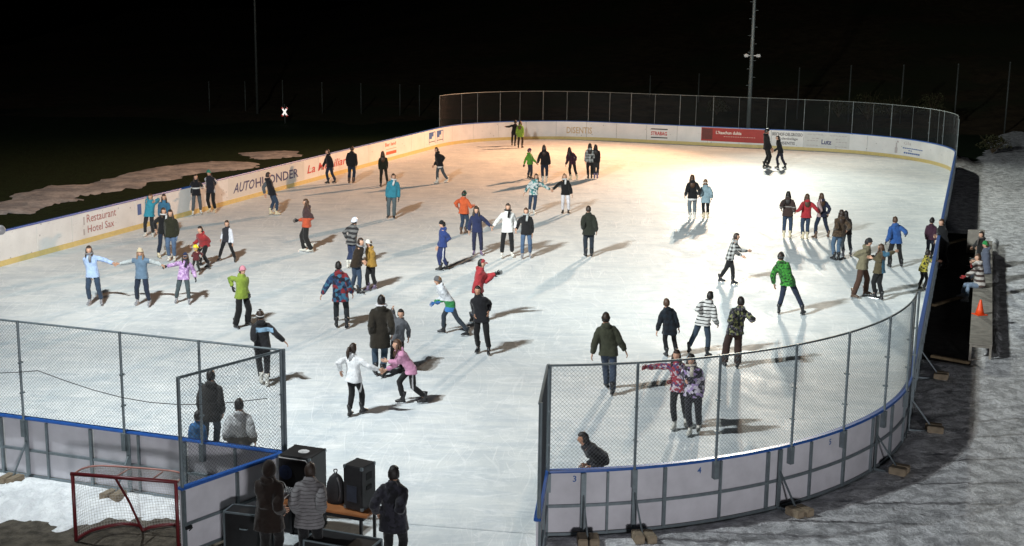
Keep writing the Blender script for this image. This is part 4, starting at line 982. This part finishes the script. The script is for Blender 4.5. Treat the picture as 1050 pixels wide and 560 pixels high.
P_('girl in a red and white patterned jacket pointing left behind the mesh fence',-20,(694,358.6),[(691,441),(703,437)],[(660,377),(688,391)],('blotch',0.05,(0.45,0.03,0.06),(0.55,0.45,0.5),(0.4,0.02,0.05),(0.12,0.06,0.2)),BLK,'dark','long',skate='white',glove=(0.35,0.01,0.03))
P_('girl in a purple, black and white striped jacket and cream scarf behind the mesh fence',-15,(709,363),[(707,447),(716,444)],[(703,391),(719,408)],('blotch',0.07,(0.42,0.28,0.60),(0.02,0.015,0.03),(0.55,0.5,0.6),(0.02,0.015,0.03)),(0.014,0.012,0.02),'black','long',skate='white',scarf=(0.55,0.5,0.4),bulk=1.3)
P_('man in a dark jacket bending low behind the near right boards',-90,(598,443),[(608,517),(620,514)],[(597,478),(603,480)],(0.022,0.020,0.026),BLK,'black','short',skate='black',skin=1,lean=0.3,h=1.72,bulk=1.5,nod=-10,pelv=0.88)
P_('adult in a grey brown coat with a rucksack standing behind the near left boards',180,(216,379),[(210,466),(222,466)],(None,None),(0.04,0.038,0.035),(0.05,0.07,0.09),'black','short',skate='black',bulk=1.7,coat=0.42)
P_('small child in a blue jacket next to the adult behind the near left boards',170,(203,421),[(199,484),(207,484)],(None,None),('bands',[(0,(0.06,0.05,0.04)),(0.75,(0.02,0.16,0.42))]),BLK,'black','short',skate='black',bulk=1.8,hood=False)
P_('child in a white top and beige jacket behind the near left boards',185,(245,408.6),[(241,498),(253,498)],[(233,452),(262,455)],('bands',[(0,(0.19,0.17,0.14)),(1.05,(0.50,0.52,0.53))]),(0.05,0.05,0.05),'black','short',skate='black',bulk=2.0)
P_('person in a yellow and black patterned jacket leaning over the blue board top',115,(952,256),[(943,297),(948,299)],[(964,268),tuple(at(977,278.5,1.32))],('blotch',0.05,(0.42,0.36,0.02),(0.03,0.03,0.02),(0.5,0.42,0.03)),BLK,'black','short',skate='black',lean=0.15,bulk=1.2)
P_('person in a plum jacket standing inside the right boards',150,(956,223),[(950.5,266),(955,266)],(None,None),(0.06,0.018,0.04),(0.02,0.025,0.05),'black','short','beanie',BLK,'black',bulk=1.3)
P_('person in black leaning on the right boards from the outside',-60,(965.5,224.5),[(964.5,276),(970,276)],[(958,242),(960,243)],(0.010,0.010,0.012),BLK,'brown','short',skate='black',bulk=1.2)
P_('person in a black jacket with fur collar sitting at the far end of the bench',-70,(1006.5,237),[(994,273),(996,276)],[(993,258),(995,260)],(0.016,0.014,0.014),BLK,'dark','short',seat=(1006,266),skate='black',lean=0.05,scarf=(0.12,0.10,0.09))
P_('person in a grey blue jacket and bright green hat sitting on the bench',-90,(1011,247),[(992,290),(994,293)],[(997,268),(999,271)],(0.12,0.14,0.20),(0.04,0.05,0.07),'brown','short','beanie',(0.02,0.35,0.08),'black',seat=(1011,279),lean=0.05,bulk=1.3)
P_('person in a brown and white striped jacket sitting on the bench in pale jeans',-90,(1003,260),[(986,306),(990,310)],[tuple(at(980,279,1.28)),(987,285)],('stripe',(0.09,0.055,0.045),(0.50,0.46,0.42),6,0.45),(0.22,0.30,0.42),'brown','short',seat=(1005,293),glove=(0.5,0.02,0.02),skate='grey',bulk=1.5,lean=0.1)
P_('man in a dark brown hooded jacket standing at the music table on the left',165,(276,472),[(270,590),(283,590)],[(290,522),(292,526)],(0.022,0.012,0.008),(0.014,0.012,0.012),'dark','none','hoodup',(0.022,0.012,0.008),'brown',bulk=1.5,coat=0.42)
P_('man in a grey striped padded jacket and dark blue cap working at the music table',178,(318,474),[(311,590),(325,590)],[(305,526),(331,526)],('stripe',(0.13,0.12,0.125),(0.26,0.25,0.26),18,0.25),BLK,'dark','short','cap',(0.015,0.02,0.06),'brown',bulk=1.8,lean=0.1,coat=0.47,look=178)
P_('man in a dark patterned winter jacket with hand on hip beside the loudspeaker',165,(404,477.6),[(396,590),(411,590)],[(388,528),(412,522)],('blotch',0.06,(0.022,0.022,0.032),(0.035,0.034,0.05),(0.015,0.015,0.02)),BLK,'black','short',skate='brown',bulk=1.7,coat=0.43)
finish_vox()
# ------------------------------------------------------------------ hockey goal
gl=at(78,553,0); gr_=at(183,562,0); gx=(gr_-gl); gw=gx.length; gang=math.atan2(gx.y,gx.x)
M_RED=solid((0.12,0.012,0.016),0.4,0.5,var=0.2,name='red_paint'); M_PINK=solid((0.42,0.20,0.17),0.5,0.4,var=0.25,name='worn_red_paint'); M_NET=solid((0.45,0.43,0.40),0.8,0.2,var=0.1,name='net_cord')
g=thing('hockey_goal','red framed ice hockey goal with worn net standing outside the near left boards','goal',(gl.x,gl.y,-0.03),gang)
bm=bmesh.new(); tube(bm,[(0,0,0),(0,0,1.22)],0.032,10); obj('goal_post',bm,M_RED,g,True)
bm=bmesh.new(); tube(bm,[(gw,0,0),(gw,0,1.22)],0.032,10); obj('goal_post',bm,M_RED,g,True)
bm=bmesh.new(); tube(bm,[(-0.03,0,1.22),(gw+0.03,0,1.22)],0.033,10); obj('crossbar',bm,M_RED,g,True)
def spl(P,n=8):
    out=[]; P=[Vector(p) for p in P]; Q=[P[0]]+P+[P[-1]]
    for i in range(1,len(Q)-2):
        for k in range(n):
            t=k/n; a,b,c,d=Q[i-1],Q[i],Q[i+1],Q[i+2]
            out.append(0.5*((2*b)+(c-a)*t+(2*a-5*b+4*c-d)*t*t+(3*b-3*c+d-a)*t**3))
    out.append(P[-1]); return out
topb=spl([(0,0.03,1.2),(0.02,0.33,1.2),(0.25,0.52,1.2),(gw*.5,0.56,1.2),(gw-.25,0.52,1.2),(gw-.02,0.33,1.2),(gw,0.03,1.2)])
basb=spl([(0,0.03,0.03),(0.10,0.45,0.03),(gw*.25,0.80,0.03),(gw*.44,0.78,0.03),(gw*.5,0.62,0.03),(gw*.56,0.78,0.03),(gw*.75,0.95,0.03),(gw-.10,0.55,0.03),(gw,0.03,0.03)])
bm=bmesh.new(); tube(bm,topb,0.018,7); obj('top_frame',bm,M_PINK,g,True)
bm=bmesh.new(); tube(bm,basb,0.03,7); obj('base_frame',bm,M_RED,g,True)
bm=bmesh.new(); tube(bm,[(gw*.40,0,1.2),(gw*.42,.56,1.18)],0.014,6); tube(bm,[(gw*.75,0,1.2),(gw*.75,.52,1.18)],0.014,6); obj('top_strut',bm,M_PINK,g)
bm=bmesh.new(); tube(bm,[(gw*.42,.0,1.2),(gw*.45,.35,.65),(gw*.5,.60,.04)],0.022,6); obj('centre_post',bm,M_RED,g)
def resamp(P,n):
    L=[0]; 
    for a,b in zip(P[:-1],P[1:]): L.append(L[-1]+(b-a).length)
    out=[]
    for i in range(n+1):
        s=L[-1]*i/n; j=0
        while j<len(L)-2 and L[j+1]<s: j+=1
        out.append(P[j].lerp(P[j+1],(s-L[j])/max(1e-6,L[j+1]-L[j])))
    return out
bm=bmesh.new(); NW=60; NH=22; ta=resamp(topb,NW); ba=resamp(basb,NW)
grid=[[ta[i].lerp(ba[i],j/NH)+Vector((0,0.05*math.sin(PI*j/NH)*math.sin(PI*i/NW),0)) for j in range(NH+1)] for i in range(NW+1)]
def cord(P,r=0.0028):
    rings=[]
    for i,p in enumerate(P):
        t=(P[min(i+1,len(P)-1)]-P[max(i-1,0)]).normalized(); x=t.cross(Vector((0.3,0.9,0.2))).normalized(); y=t.cross(x)
        rings.append([bm.verts.new(p+x*r*math.cos(a)+y*r*math.sin(a)) for a in (0,2.094,4.189)])
    for a,b in zip(rings[:-1],rings[1:]):
        for k in range(3): bm.faces.new((a[k],a[(k+1)%3],b[(k+1)%3],b[k]))
for i in range(NW+1): cord(grid[i])
for j in range(NH+1): cord([grid[i][j] for i in range(NW+1)])
for i in range(1,26): cord([Vector((gw*i/26,0.0,1.2)),Vector((gw*i/26,0.53*min(1,math.sqrt(max(0.05,1-abs(i/13-1)**6))),1.19))])
for j in range(1,8): cord([Vector((0.02,0.07*j,1.2)),Vector((gw-.02,0.07*j,1.2))])
obj('net',bm,M_NET,g)
# ------------------------------------------------------------------ music table, speakers, cases
M_TOP=solid((0.30,0.12,0.045),0.35,0.5,var=0.2,scale=4,name='varnished_wood')
ta_=at(286,507,0.78); tb_=at(385,523,0.78); 
tx=Vector((tb_.x-ta_.x,tb_.y-ta_.y,0)); tl_=tx.length; tang=math.atan2(tx.y,tx.x)
t=thing('table','long table with an orange brown wooden top carrying the sound equipment','table',(ta_.x,ta_.y,-0.02),tang)
bm=bmesh.new(); box(bm,(tl_/2,-0.05,0.78),(tl_,0.54,0.04),bev=0.008); obj('table_top',bm,M_TOP,t)
for x in (0.12,tl_-0.12):
    for y in (-0.3,0.2):
        bm=bmesh.new(); bar(bm,(x,y,0),(x,y,0.76),0.045); obj('leg',bm,M_BLACK,t)
bm=bmesh.new(); box(bm,(tl_/2,-0.05,0.72),(tl_-0.15,0.5,0.05)); obj('apron',bm,M_BLACK,t)
def spk(name,label,base,z,ang,w,d,hh,parts):
    s=thing(name,label,'loudspeaker',(base.x,base.y,z),ang); bm=bmesh.new(); box(bm,(0,0,hh/2),(w,d,hh),bev=0.012); obj('cabinet',bm,solid((0.02,0.02,0.022),0.5,0.4,var=0.3,scale=9),s)
    for a in(-1,1):
        for b in(-1,1):
            for c in (0.03,hh-0.03):
                bm=bmesh.new(); box(bm,(a*(w/2-.02),b*(d/2-.02),c),(0.05,0.05,0.06),bev=0.006); obj('corner_guard',bm,M_STEEL,s)
    return s
# big cabinet : front-left foot at px (288,520)
b0=at(316,528,0.0); 
c1=atY(311,467,25.0)
S1=spk('loudspeaker','big black loudspeaker cabinet with a white round sticker on its top',at(310,463,1.42),0.0,-0.35,0.62,0.60,1.42,0)
bm=bmesh.new(); tube(bm,[(0.03,0.0,1.422),(0.03,0.0,1.429)],0.10,20); tube(bm,[(0.03,0.0,1.429),(0.03,0,1.432)],0.03,10); obj('sticker',bm,solid((0.7,0.7,0.7),0.5),S1)
bm=bmesh.new(); box(bm,(0,-0.308,0.71),(0.52,0.012,1.26)); obj('back_panel',bm,solid((0.008,0.008,0.009),0.7),S1)
bm=bmesh.new(); tube(bm,[(-0.29,-0.315,1.38),(0.23,-0.315,1.38),(0.27,-0.315,1.34),(0.27,-0.315,1.2)],0.010,6); obj('edge_strip',bm,solid((0.5,0.5,0.5),0.4),S1)
bm=bmesh.new(); tube(bm,[(-0.16,-0.317,1.12),(-0.16,-0.325,1.12)],0.13,18); tube(bm,[(-0.16,-0.325,1.12),(-0.16,-0.335,1.12)],0.05,12); obj('connector_plate',bm,solid((0.01,0.02,0.06),0.4),S1)
s2b=at(369,519,0.8); S2=spk('loudspeaker','tall narrow black loudspeaker standing on the right end of the table',s2b,0.80,-0.5,0.38,0.40,0.77,0)
bm=bmesh.new(); box(bm,(0.192,0,0.58),(0.008,0.16,0.12)); box(bm,(0.192,0,0.38),(0.008,0.14,0.08)); obj('handle',bm,solid((0.004,0.004,0.004),0.7),S2)
bm=bmesh.new(); box(bm,(-0.02,-0.203,0.28),(0.20,0.010,0.28)); obj('connector_plate',bm,solid((0.03,0.035,0.05),0.4),S2)
# mixer/amp and backpack on the table
def onT(x,y): 
    c,s=math.cos(tang),math.sin(tang); return Vector((ta_.x+x*c-y*s,ta_.y+x*s+y*c,0.78+0.002))
o=onT(0.25,0.02); mx=thing('mixer','small grey mixing console with cables on the left end of the table','mixer',o,tang)
bm=bmesh.new(); box(bm,(0,0,0.05),(0.36,0.30,0.09),bev=0.01); obj('console_body',bm,solid((0.10,0.10,0.11),0.4),mx)
bm=bmesh.new()
for i in range(7):
    for j in range(4): tube(bm,[(-0.14+i*.046,-0.1+j*.06,0.095),(-0.14+i*.046,-0.1+j*.06,0.115)],0.011,7)
obj('knobs',bm,solid((0.6,0.6,0.6),0.4),mx)
bm=bmesh.new()
for q in ([(0,-.1,.1),(-.1,-.2,.12),(-.15,-.34,-.05),(-.05,-.4,-.2)],[(.1,-.1,.1),(.05,-.25,.1),(-.1,-.36,-.1)],[(-.1,0,.1),(-.2,.05,.2),(-.3,-.1,.3),(-.28,-.2,.5)]): tube(bm,spl(q,6),0.008,5)
obj('cable',bm,solid((0.5,0.5,0.48),0.5),mx)
o=onT(tl_*0.58,0.06); bp=thing('backpack','black rucksack with a carrying loop standing on the table between the loudspeakers','bag',o,tang+0.4)
bm=bmesh.new(); tube(bm,[(0,0,0.0),(0,0,0.1),(0,0,0.34),(0,0,0.46),(0,0,0.52)],[(0.15,0.10),(0.17,0.12),(0.15,0.10),(0.10,0.07),(0.03,0.03)],14); obj('bag_body',bm,solid((0.014,0.014,0.016),0.7,bmp=0.5),bp,True)
bm=bmesh.new(); tube(bm,spl([(0.05,-0.11,0.06),(0.09,-0.20,0.2),(0.08,-0.20,0.38),(0.03,-0.10,0.47)],6),(0.02,0.008) if False else 0.014,6); tube(bm,spl([(0,0,.5),(0.03,0,.58),(-0.03,0,.58),(0,0,.5)],5),0.01,5); obj('strap',bm,solid((0.05,0.05,0.055),0.6),bp,True)
def case(label,c,ang,w,d,hh):
    s=thing('flight_case',label,'case',(c.x,c.y,-0.04),ang,'black equipment cases at the music table'); bm=bmesh.new(); box(bm,(0,0,hh/2),(w,d,hh),bev=0.008); obj('case_body',bm,solid((0.010,0.010,0.011),0.55,var=.4,scale=8),s)
    bm=bmesh.new()
    for a in(-1,1):
        for b in(-1,1): box(bm,(a*w/2,b*d/2,hh/2),(0.03,0.03,hh+0.01))
        box(bm,(a*w/2,0,hh),(0.028,d,0.028)); box(bm,(0,a*d/2,hh),(w,0.028,0.028))
    obj('metal_edge',bm,M_STEEL,s)
    bm=bmesh.new(); tube(bm,[(-0.07,-d/2-0.01,hh*.7),(-0.06,-d/2-.04,hh*.7),(0.06,-d/2-.04,hh*.7),(0.07,-d/2-.01,hh*.7)],0.01,6); obj('handle',bm,M_STEEL,s)
case('black equipment case with metal edges standing on the ground left of the hooded man',at(256,570,0),tang+0.1,0.72,0.35,0.85)
case('black equipment case under the music table behind the man in the striped jacket',at(352,590,0.0),tang,1.15,0.5,0.66)
# ------------------------------------------------------------------ bench, cone, wooden edging
ba0=at(994,352,0.45); ba1=at(1016,352,0.45); bb0=at(1001,246,0.45)
bd=Vector((bb0.x-ba0.x,bb0.y-ba0.y,0)); bL=bd.length; by=bd.normalized(); bang=math.atan2(by.y,by.x)-PI/2
bw=(ba1-ba0).length
M_BENCH=solid((0.24,0.22,0.19),0.85,0.2,var=0.3,scale=4,bmp=.5,name='grey_boards')
b=thing('bench','long grey wooden bench outside the right boards with three people sitting on it','bench',(ba0.x,ba0.y,-0.02),bang)
nb=int(bL/0.28)
bm=bmesh.new()
for i in range(nb): box(bm,(bw/2,(i+.5)*bL/nb,0.455),(bw,bL/nb-0.012,0.03),bev=0.004)
obj('seat',bm,M_BENCH,b)
for i in range(5):
    y=0.04+(bL-0.08)*i/4
    bm=bmesh.new()
    for x in (0.04,bw-0.04): box(bm,(x,y,0.22),(0.06,0.06,0.44))
    box(bm,(bw/2,y,0.40),(bw-0.14,0.05,0.06)); box(bm,(bw/2,y,0.03),(bw-0.14,0.04,0.04)); obj('leg_frame',bm,M_BENCH,b)
bm=bmesh.new(); box(bm,(bw-0.03,bL/2+.05,0.22),(0.025,bL-0.3,0.4)); obj('back_board',bm,M_BENCH,b)
p0=at(1005,262,0.0); tag(obj('grey_panel',(lambda q:(box(q,(0,0,0.45),(0.62,0.06,0.9),bev=0.01),q)[1])(bmesh.new()),M_BENCH),'upright grey panel behind the far end of the bench','panel'); bpy.data.objects['grey_panel'].location=(at(1003,262).x,at(1003,262).y+0.4,0)
cpos=at(1004.5,322,0.47); c=thing('traffic_cone','bright orange traffic cone standing on the near part of the grey bench','cone',(cpos.x,cpos.y,0.452),0.3)
M_CONE=solid((0.75,0.07,0.01),0.45,0.5,var=0.06,name='orange_plastic')
bm=bmesh.new(); tube(bm,[(0,0,0.02),(0,0,0.16),(0,0,0.30),(0,0,0.42),(0,0,0.44)],[0.13,0.095,0.062,0.032,0.018],18); obj('cone_body',bm,M_CONE,c,True)
bm=bmesh.new(); box(bm,(0,0,0.012),(0.33,0.33,0.022),bev=0.006); obj('cone_base',bm,M_CONE,c)
for i,(a,d,w) in enumerate((((970,251),(989,246),'farthest of the three timber edges across the black matting'),((957,314),(988,305),'middle timber edge across the black matting, by the seated feet'),((955,366),(994,373),'nearest timber edge of the black matting'))):
    A,D=at(*a),at(*d); bm=bmesh.new(); bar(bm,A+Vector((0,0,0.03)),D+Vector((0,0,0.03)),0.12,0.07); tag(obj('timber_edging',bm,M_WOOD),w,'timber','timber edges on the matting')
# snow bank behind the bench
heightfield('snow_bank_by_bench',pxp([(1018,366),(1027,366),(1025,250),(1015,243),(1014,300)]),0.12,0.34,0.02,M_SNOW,0.05,2.2,0.35,0.12)
M_POST=solid((0.055,0.06,0.055),0.6,0.3,0.2,var=0.15)
# ------------------------------------------------------------------ masts, net posts, crossing sign, bushes
def mast(label,base,hgt,r0,lamps,mid=None,rungs=True):
    m=thing('floodlight_mast',label,'light mast',(base.x,base.y,-0.1),0,'tall floodlight masts'); bm=bmesh.new()
    tube(bm,[(0,0,0),(0,0,hgt*.5),(0,0,hgt)],[r0,r0*.8,r0*.55],12); obj('pole',bm,M_GALV if mid else M_POST,m,True)
    if rungs:
        bm=bmesh.new()
        for k in range(int(hgt/0.8)):
            s=1 if k%2 else -1; box(bm,(s*(r0+.06),0,3.5+k*.55),(0.16,0.02,0.02)) if 3.5+k*.55<hgt-.3 else None
        obj('climbing_pegs',bm,M_GALV,m)
    bm=bmesh.new(); box(bm,(0,0,hgt-.1),(2.6,0.1,0.1)); obj('cross_arm',bm,M_GALV,m)
    for i,x in enumerate((-1.1,1.1)):
        bm=bmesh.new(); box(bm,(x,0.0,hgt+.25),(0.6,0.4,0.45),bev=0.03); obj('floodlight',bm,M_GALV,m)
    if mid:
        for s in(-1,1):
            bm=bmesh.new(); box(bm,(s*0.40,-0.12,mid),(0.28,0.26,0.2),bev=0.04); bar(bm,(0,0,mid),(s*0.42,-0.1,mid),0.05); obj('small_lamp',bm,M_WHITE,m)
    return m
mB=Vector((16.9,91.5,0)); mB.x=atY(767.5,128,91.5).x
mast('tall grey floodlight mast with climbing pegs behind the far boards',mB,13.6,0.15,2,mid=atY(771,57,91.5).z+0.1)
ml=atY(264,119,102); ml.z=0
mast('thin dark floodlight mast far out in the dark field on the left',ml,17,0.10,2,rungs=False)
for i,(x,yt,Y) in enumerate(((214,84,103),(251,84,103),(289.5,83,103),(330,85,103),(370,86,103),(410,87,103),(430,88,103),(667,78,112),(717,76,110),(820,70,104),(873,67.6,102),(927,67,100),(983,66,98),(1036,64,96))):
    q=atY(x,yt,Y); ps=thing('net_post','slim grey post of the ball net in the dark behind the rink','post',(q.x,q.y,-0.1),0,'slim net posts in the dark behind the rink')
    bm=bmesh.new(); tube(bm,[(0,0,0),(0,0,q.z+0.1)],0.06 if x>600 else 0.045,8); ball(bm,(0,0,q.z+0.1),0.065,8,5); obj('pole',bm,M_POST,ps,True)
q=atY(292,114,97); cs=thing('crossing_sign','small white and red diagonal cross sign with added glow in the dark field','sign',(q.x,q.y,-0.1),0.0)
bm=bmesh.new(); tube(bm,[(0,0,0),(0,0,q.z+.6)],0.04,8); obj('post',bm,M_POST,cs)
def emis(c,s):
    m,nt,b_=base_mat('sign_added_glow',0.5); b_.inputs['Base Color'].default_value=(*c,1); b_.inputs['Emission Color'].default_value=(*c,1); b_.inputs['Emission Strength'].default_value=s; return m  # reflective sign is no lamp; emission added so it shows in the dark
for s,zz in((1,0),(-1,0.012)):
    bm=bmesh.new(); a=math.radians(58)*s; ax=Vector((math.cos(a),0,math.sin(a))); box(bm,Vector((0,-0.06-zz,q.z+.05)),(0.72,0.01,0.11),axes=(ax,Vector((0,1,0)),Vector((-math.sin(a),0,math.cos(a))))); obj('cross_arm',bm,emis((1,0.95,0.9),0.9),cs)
    bm=bmesh.new()
    for e in(-1,1): box(bm,Vector((0,-0.09-zz,q.z+.05))+ax*e*0.31,(0.10,0.01,0.11),axes=(ax,Vector((0,1,0)),Vector((-math.sin(a),0,math.cos(a)))))
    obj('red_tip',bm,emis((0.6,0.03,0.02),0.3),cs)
M_LEAF=solid((0.045,0.045,0.02),0.8,0.2,var=0.4); M_TWIG=solid((0.05,0.035,0.02),0.9,0.2)
def bush(x,y,Y,w,hgt,label):
    q=atY(x,y,Y); q.z=max(-0.1,q.z)
    r=thing('bush',label,'bush',(q.x,q.y,q.z),0,'low bushes on the dark slope'); rr=random.Random(x); bm=bmesh.new(); bt=bmesh.new()
    for k in range(9):
        a=rr.uniform(0,2*PI); e=Vector((math.cos(a)*w*.4*rr.random(),math.sin(a)*w*.3*rr.random(),hgt*rr.uniform(.5,1))); tube(bt,[(0,0,-0.3),e*0.5,e],[0.035,0.02,0.008],5)
    for k in range(700):
        a=rr.uniform(0,2*PI); z=rr.random(); rad=w*.5*math.sqrt(rr.random())*(1-0.5*z)*(0.7+.5*noise.noise((a*1.5,z*3,x)))
        p=Vector((math.cos(a)*rad,math.sin(a)*rad*.7,z*hgt*(0.75+.4*noise.noise((a,x,0))))); s=rr.uniform(.04,.10)
        d1=Vector((rr.uniform(-1,1),rr.uniform(-1,1),rr.uniform(-1,1))).normalized(); d2=d1.orthogonal().normalized()
        bm.faces.new([bm.verts.new(p+d1*s),bm.verts.new(p+d2*s*.5),bm.verts.new(p-d1*s),bm.verts.new(p-d2*s*.5)])
    obj('foliage',bm,M_LEAF,r); obj('stems',bt,M_TWIG,r)
for i,(x,y,Y,w,hh,l_) in enumerate(((890,118,98,5,1.9,'wide dark bush behind the far right part of the mesh fence'),(915,117,97,4,1.4,'low round bush just right of the wide one behind the fence'),(955,116,95,4,1.7,'dark bush behind the last fence posts at the far right corner'),(860,116,99,3.5,1.2,'small bush behind the fence left of the wide bush'),(735,114,101,3,1.0,'faint small bush left of the tall mast'),(1018,152,82,3,0.9,'small ragged bush where the snow path meets the dark slope'))): bush(x,y,Y,w,hh,l_)
q=atY(0.5,236,20.0); gp_=thing('globe_lamp','small white globe lamp on a bracket at the left edge of the view','lamp',(q.x-1.3,q.y,-0.05))
bm=bmesh.new(); tube(bm,[(0,0,0),(0,0,q.z-0.05)],[0.06,0.045],10); obj('post',bm,M_GALV,gp_,True)
bm=bmesh.new(); tube(bm,[(0,0,q.z-0.1),(0.6,0,q.z+0.02),(1.24,0,q.z+0.02)],0.014,8); obj('bracket',bm,M_GALV,gp_,True)
bm=bmesh.new(); ball(bm,(1.3,0,q.z+0.05),0.075,18,12); obj('globe',bm,solid((0.6,0.6,0.62),0.35,0.5,var=0.03,name='opal_glass'),gp_,True)
# ------------------------------------------------------------------ light
w=bpy.data.worlds.new('World'); sc.world=w; w.use_nodes=True
w.node_tree.nodes['Background'].inputs[0].default_value=(0.35,0.5,0.8,1); w.node_tree.nodes['Background'].inputs[1].default_value=0.0012
def spot(name,loc,tgt,power,c,size,blend,r=0.25):
    ld=bpy.data.lights.new(name,'SPOT'); ld.energy=power; ld.color=c; ld.spot_size=math.radians(size); ld.spot_blend=blend; ld.shadow_soft_size=r
    o=link(bpy.data.objects.new(name,ld)); o.location=loc; o.rotation_euler=(Vector(tgt)-Vector(loc)).to_track_quat('-Z','Y').to_euler(); return o
LA=W2(-1.85,-1.8,15.0); LB=Vector((mB.x,mB.y-1.5,13.0))
for i,(nm,L,T,rgb,size) in enumerate((('near',LA,(3,16),(11800,12900,13300),150),('near',LA,(0,54),(15000,14000,12500),60),('near',LA,(8,20),(8600,8600,8300),120),('near',LA,(13,38),(28500,32000,32000),60),('near',LA,(22,52),(19000,20500,20500),54),('near',LA,(-15,32),(24500,25500,24500),66),
        ('far',LB,(-10,36),(48000,26000,13000),74),('far',LB,(-14,46),(43000,20500,11000),68),('far',LB,(12,26),(30000,32500,30000),60),('far',LB,(-2,56),(10500,6800,4300),120),('far',LB,(14,42),(15000,16500,15000),80))):
    P=max(rgb); spot('floodlight_'+nm,L+Vector((0.5*(i%4)-.7,0,0.25*(i%2))),W2(T[0],T[1],0),P,tuple(c/P for c in rgb),size,1.0,0.2)
spot('camera_side_fill',(8,-22,8),(6,30,0),36000,(0.97,0.97,1.0),110,0.8,1.5)  # unseen fill lamp behind the camera, added to lighten the outer board faces
vs=sc.view_settings; vs.view_transform='Standard'; vs.look='None'; vs.exposure=-0.1; vs.gamma=1; vs.use_curve_mapping=False
sc.cycles.max_bounces=6; sc.cycles.use_denoising=True
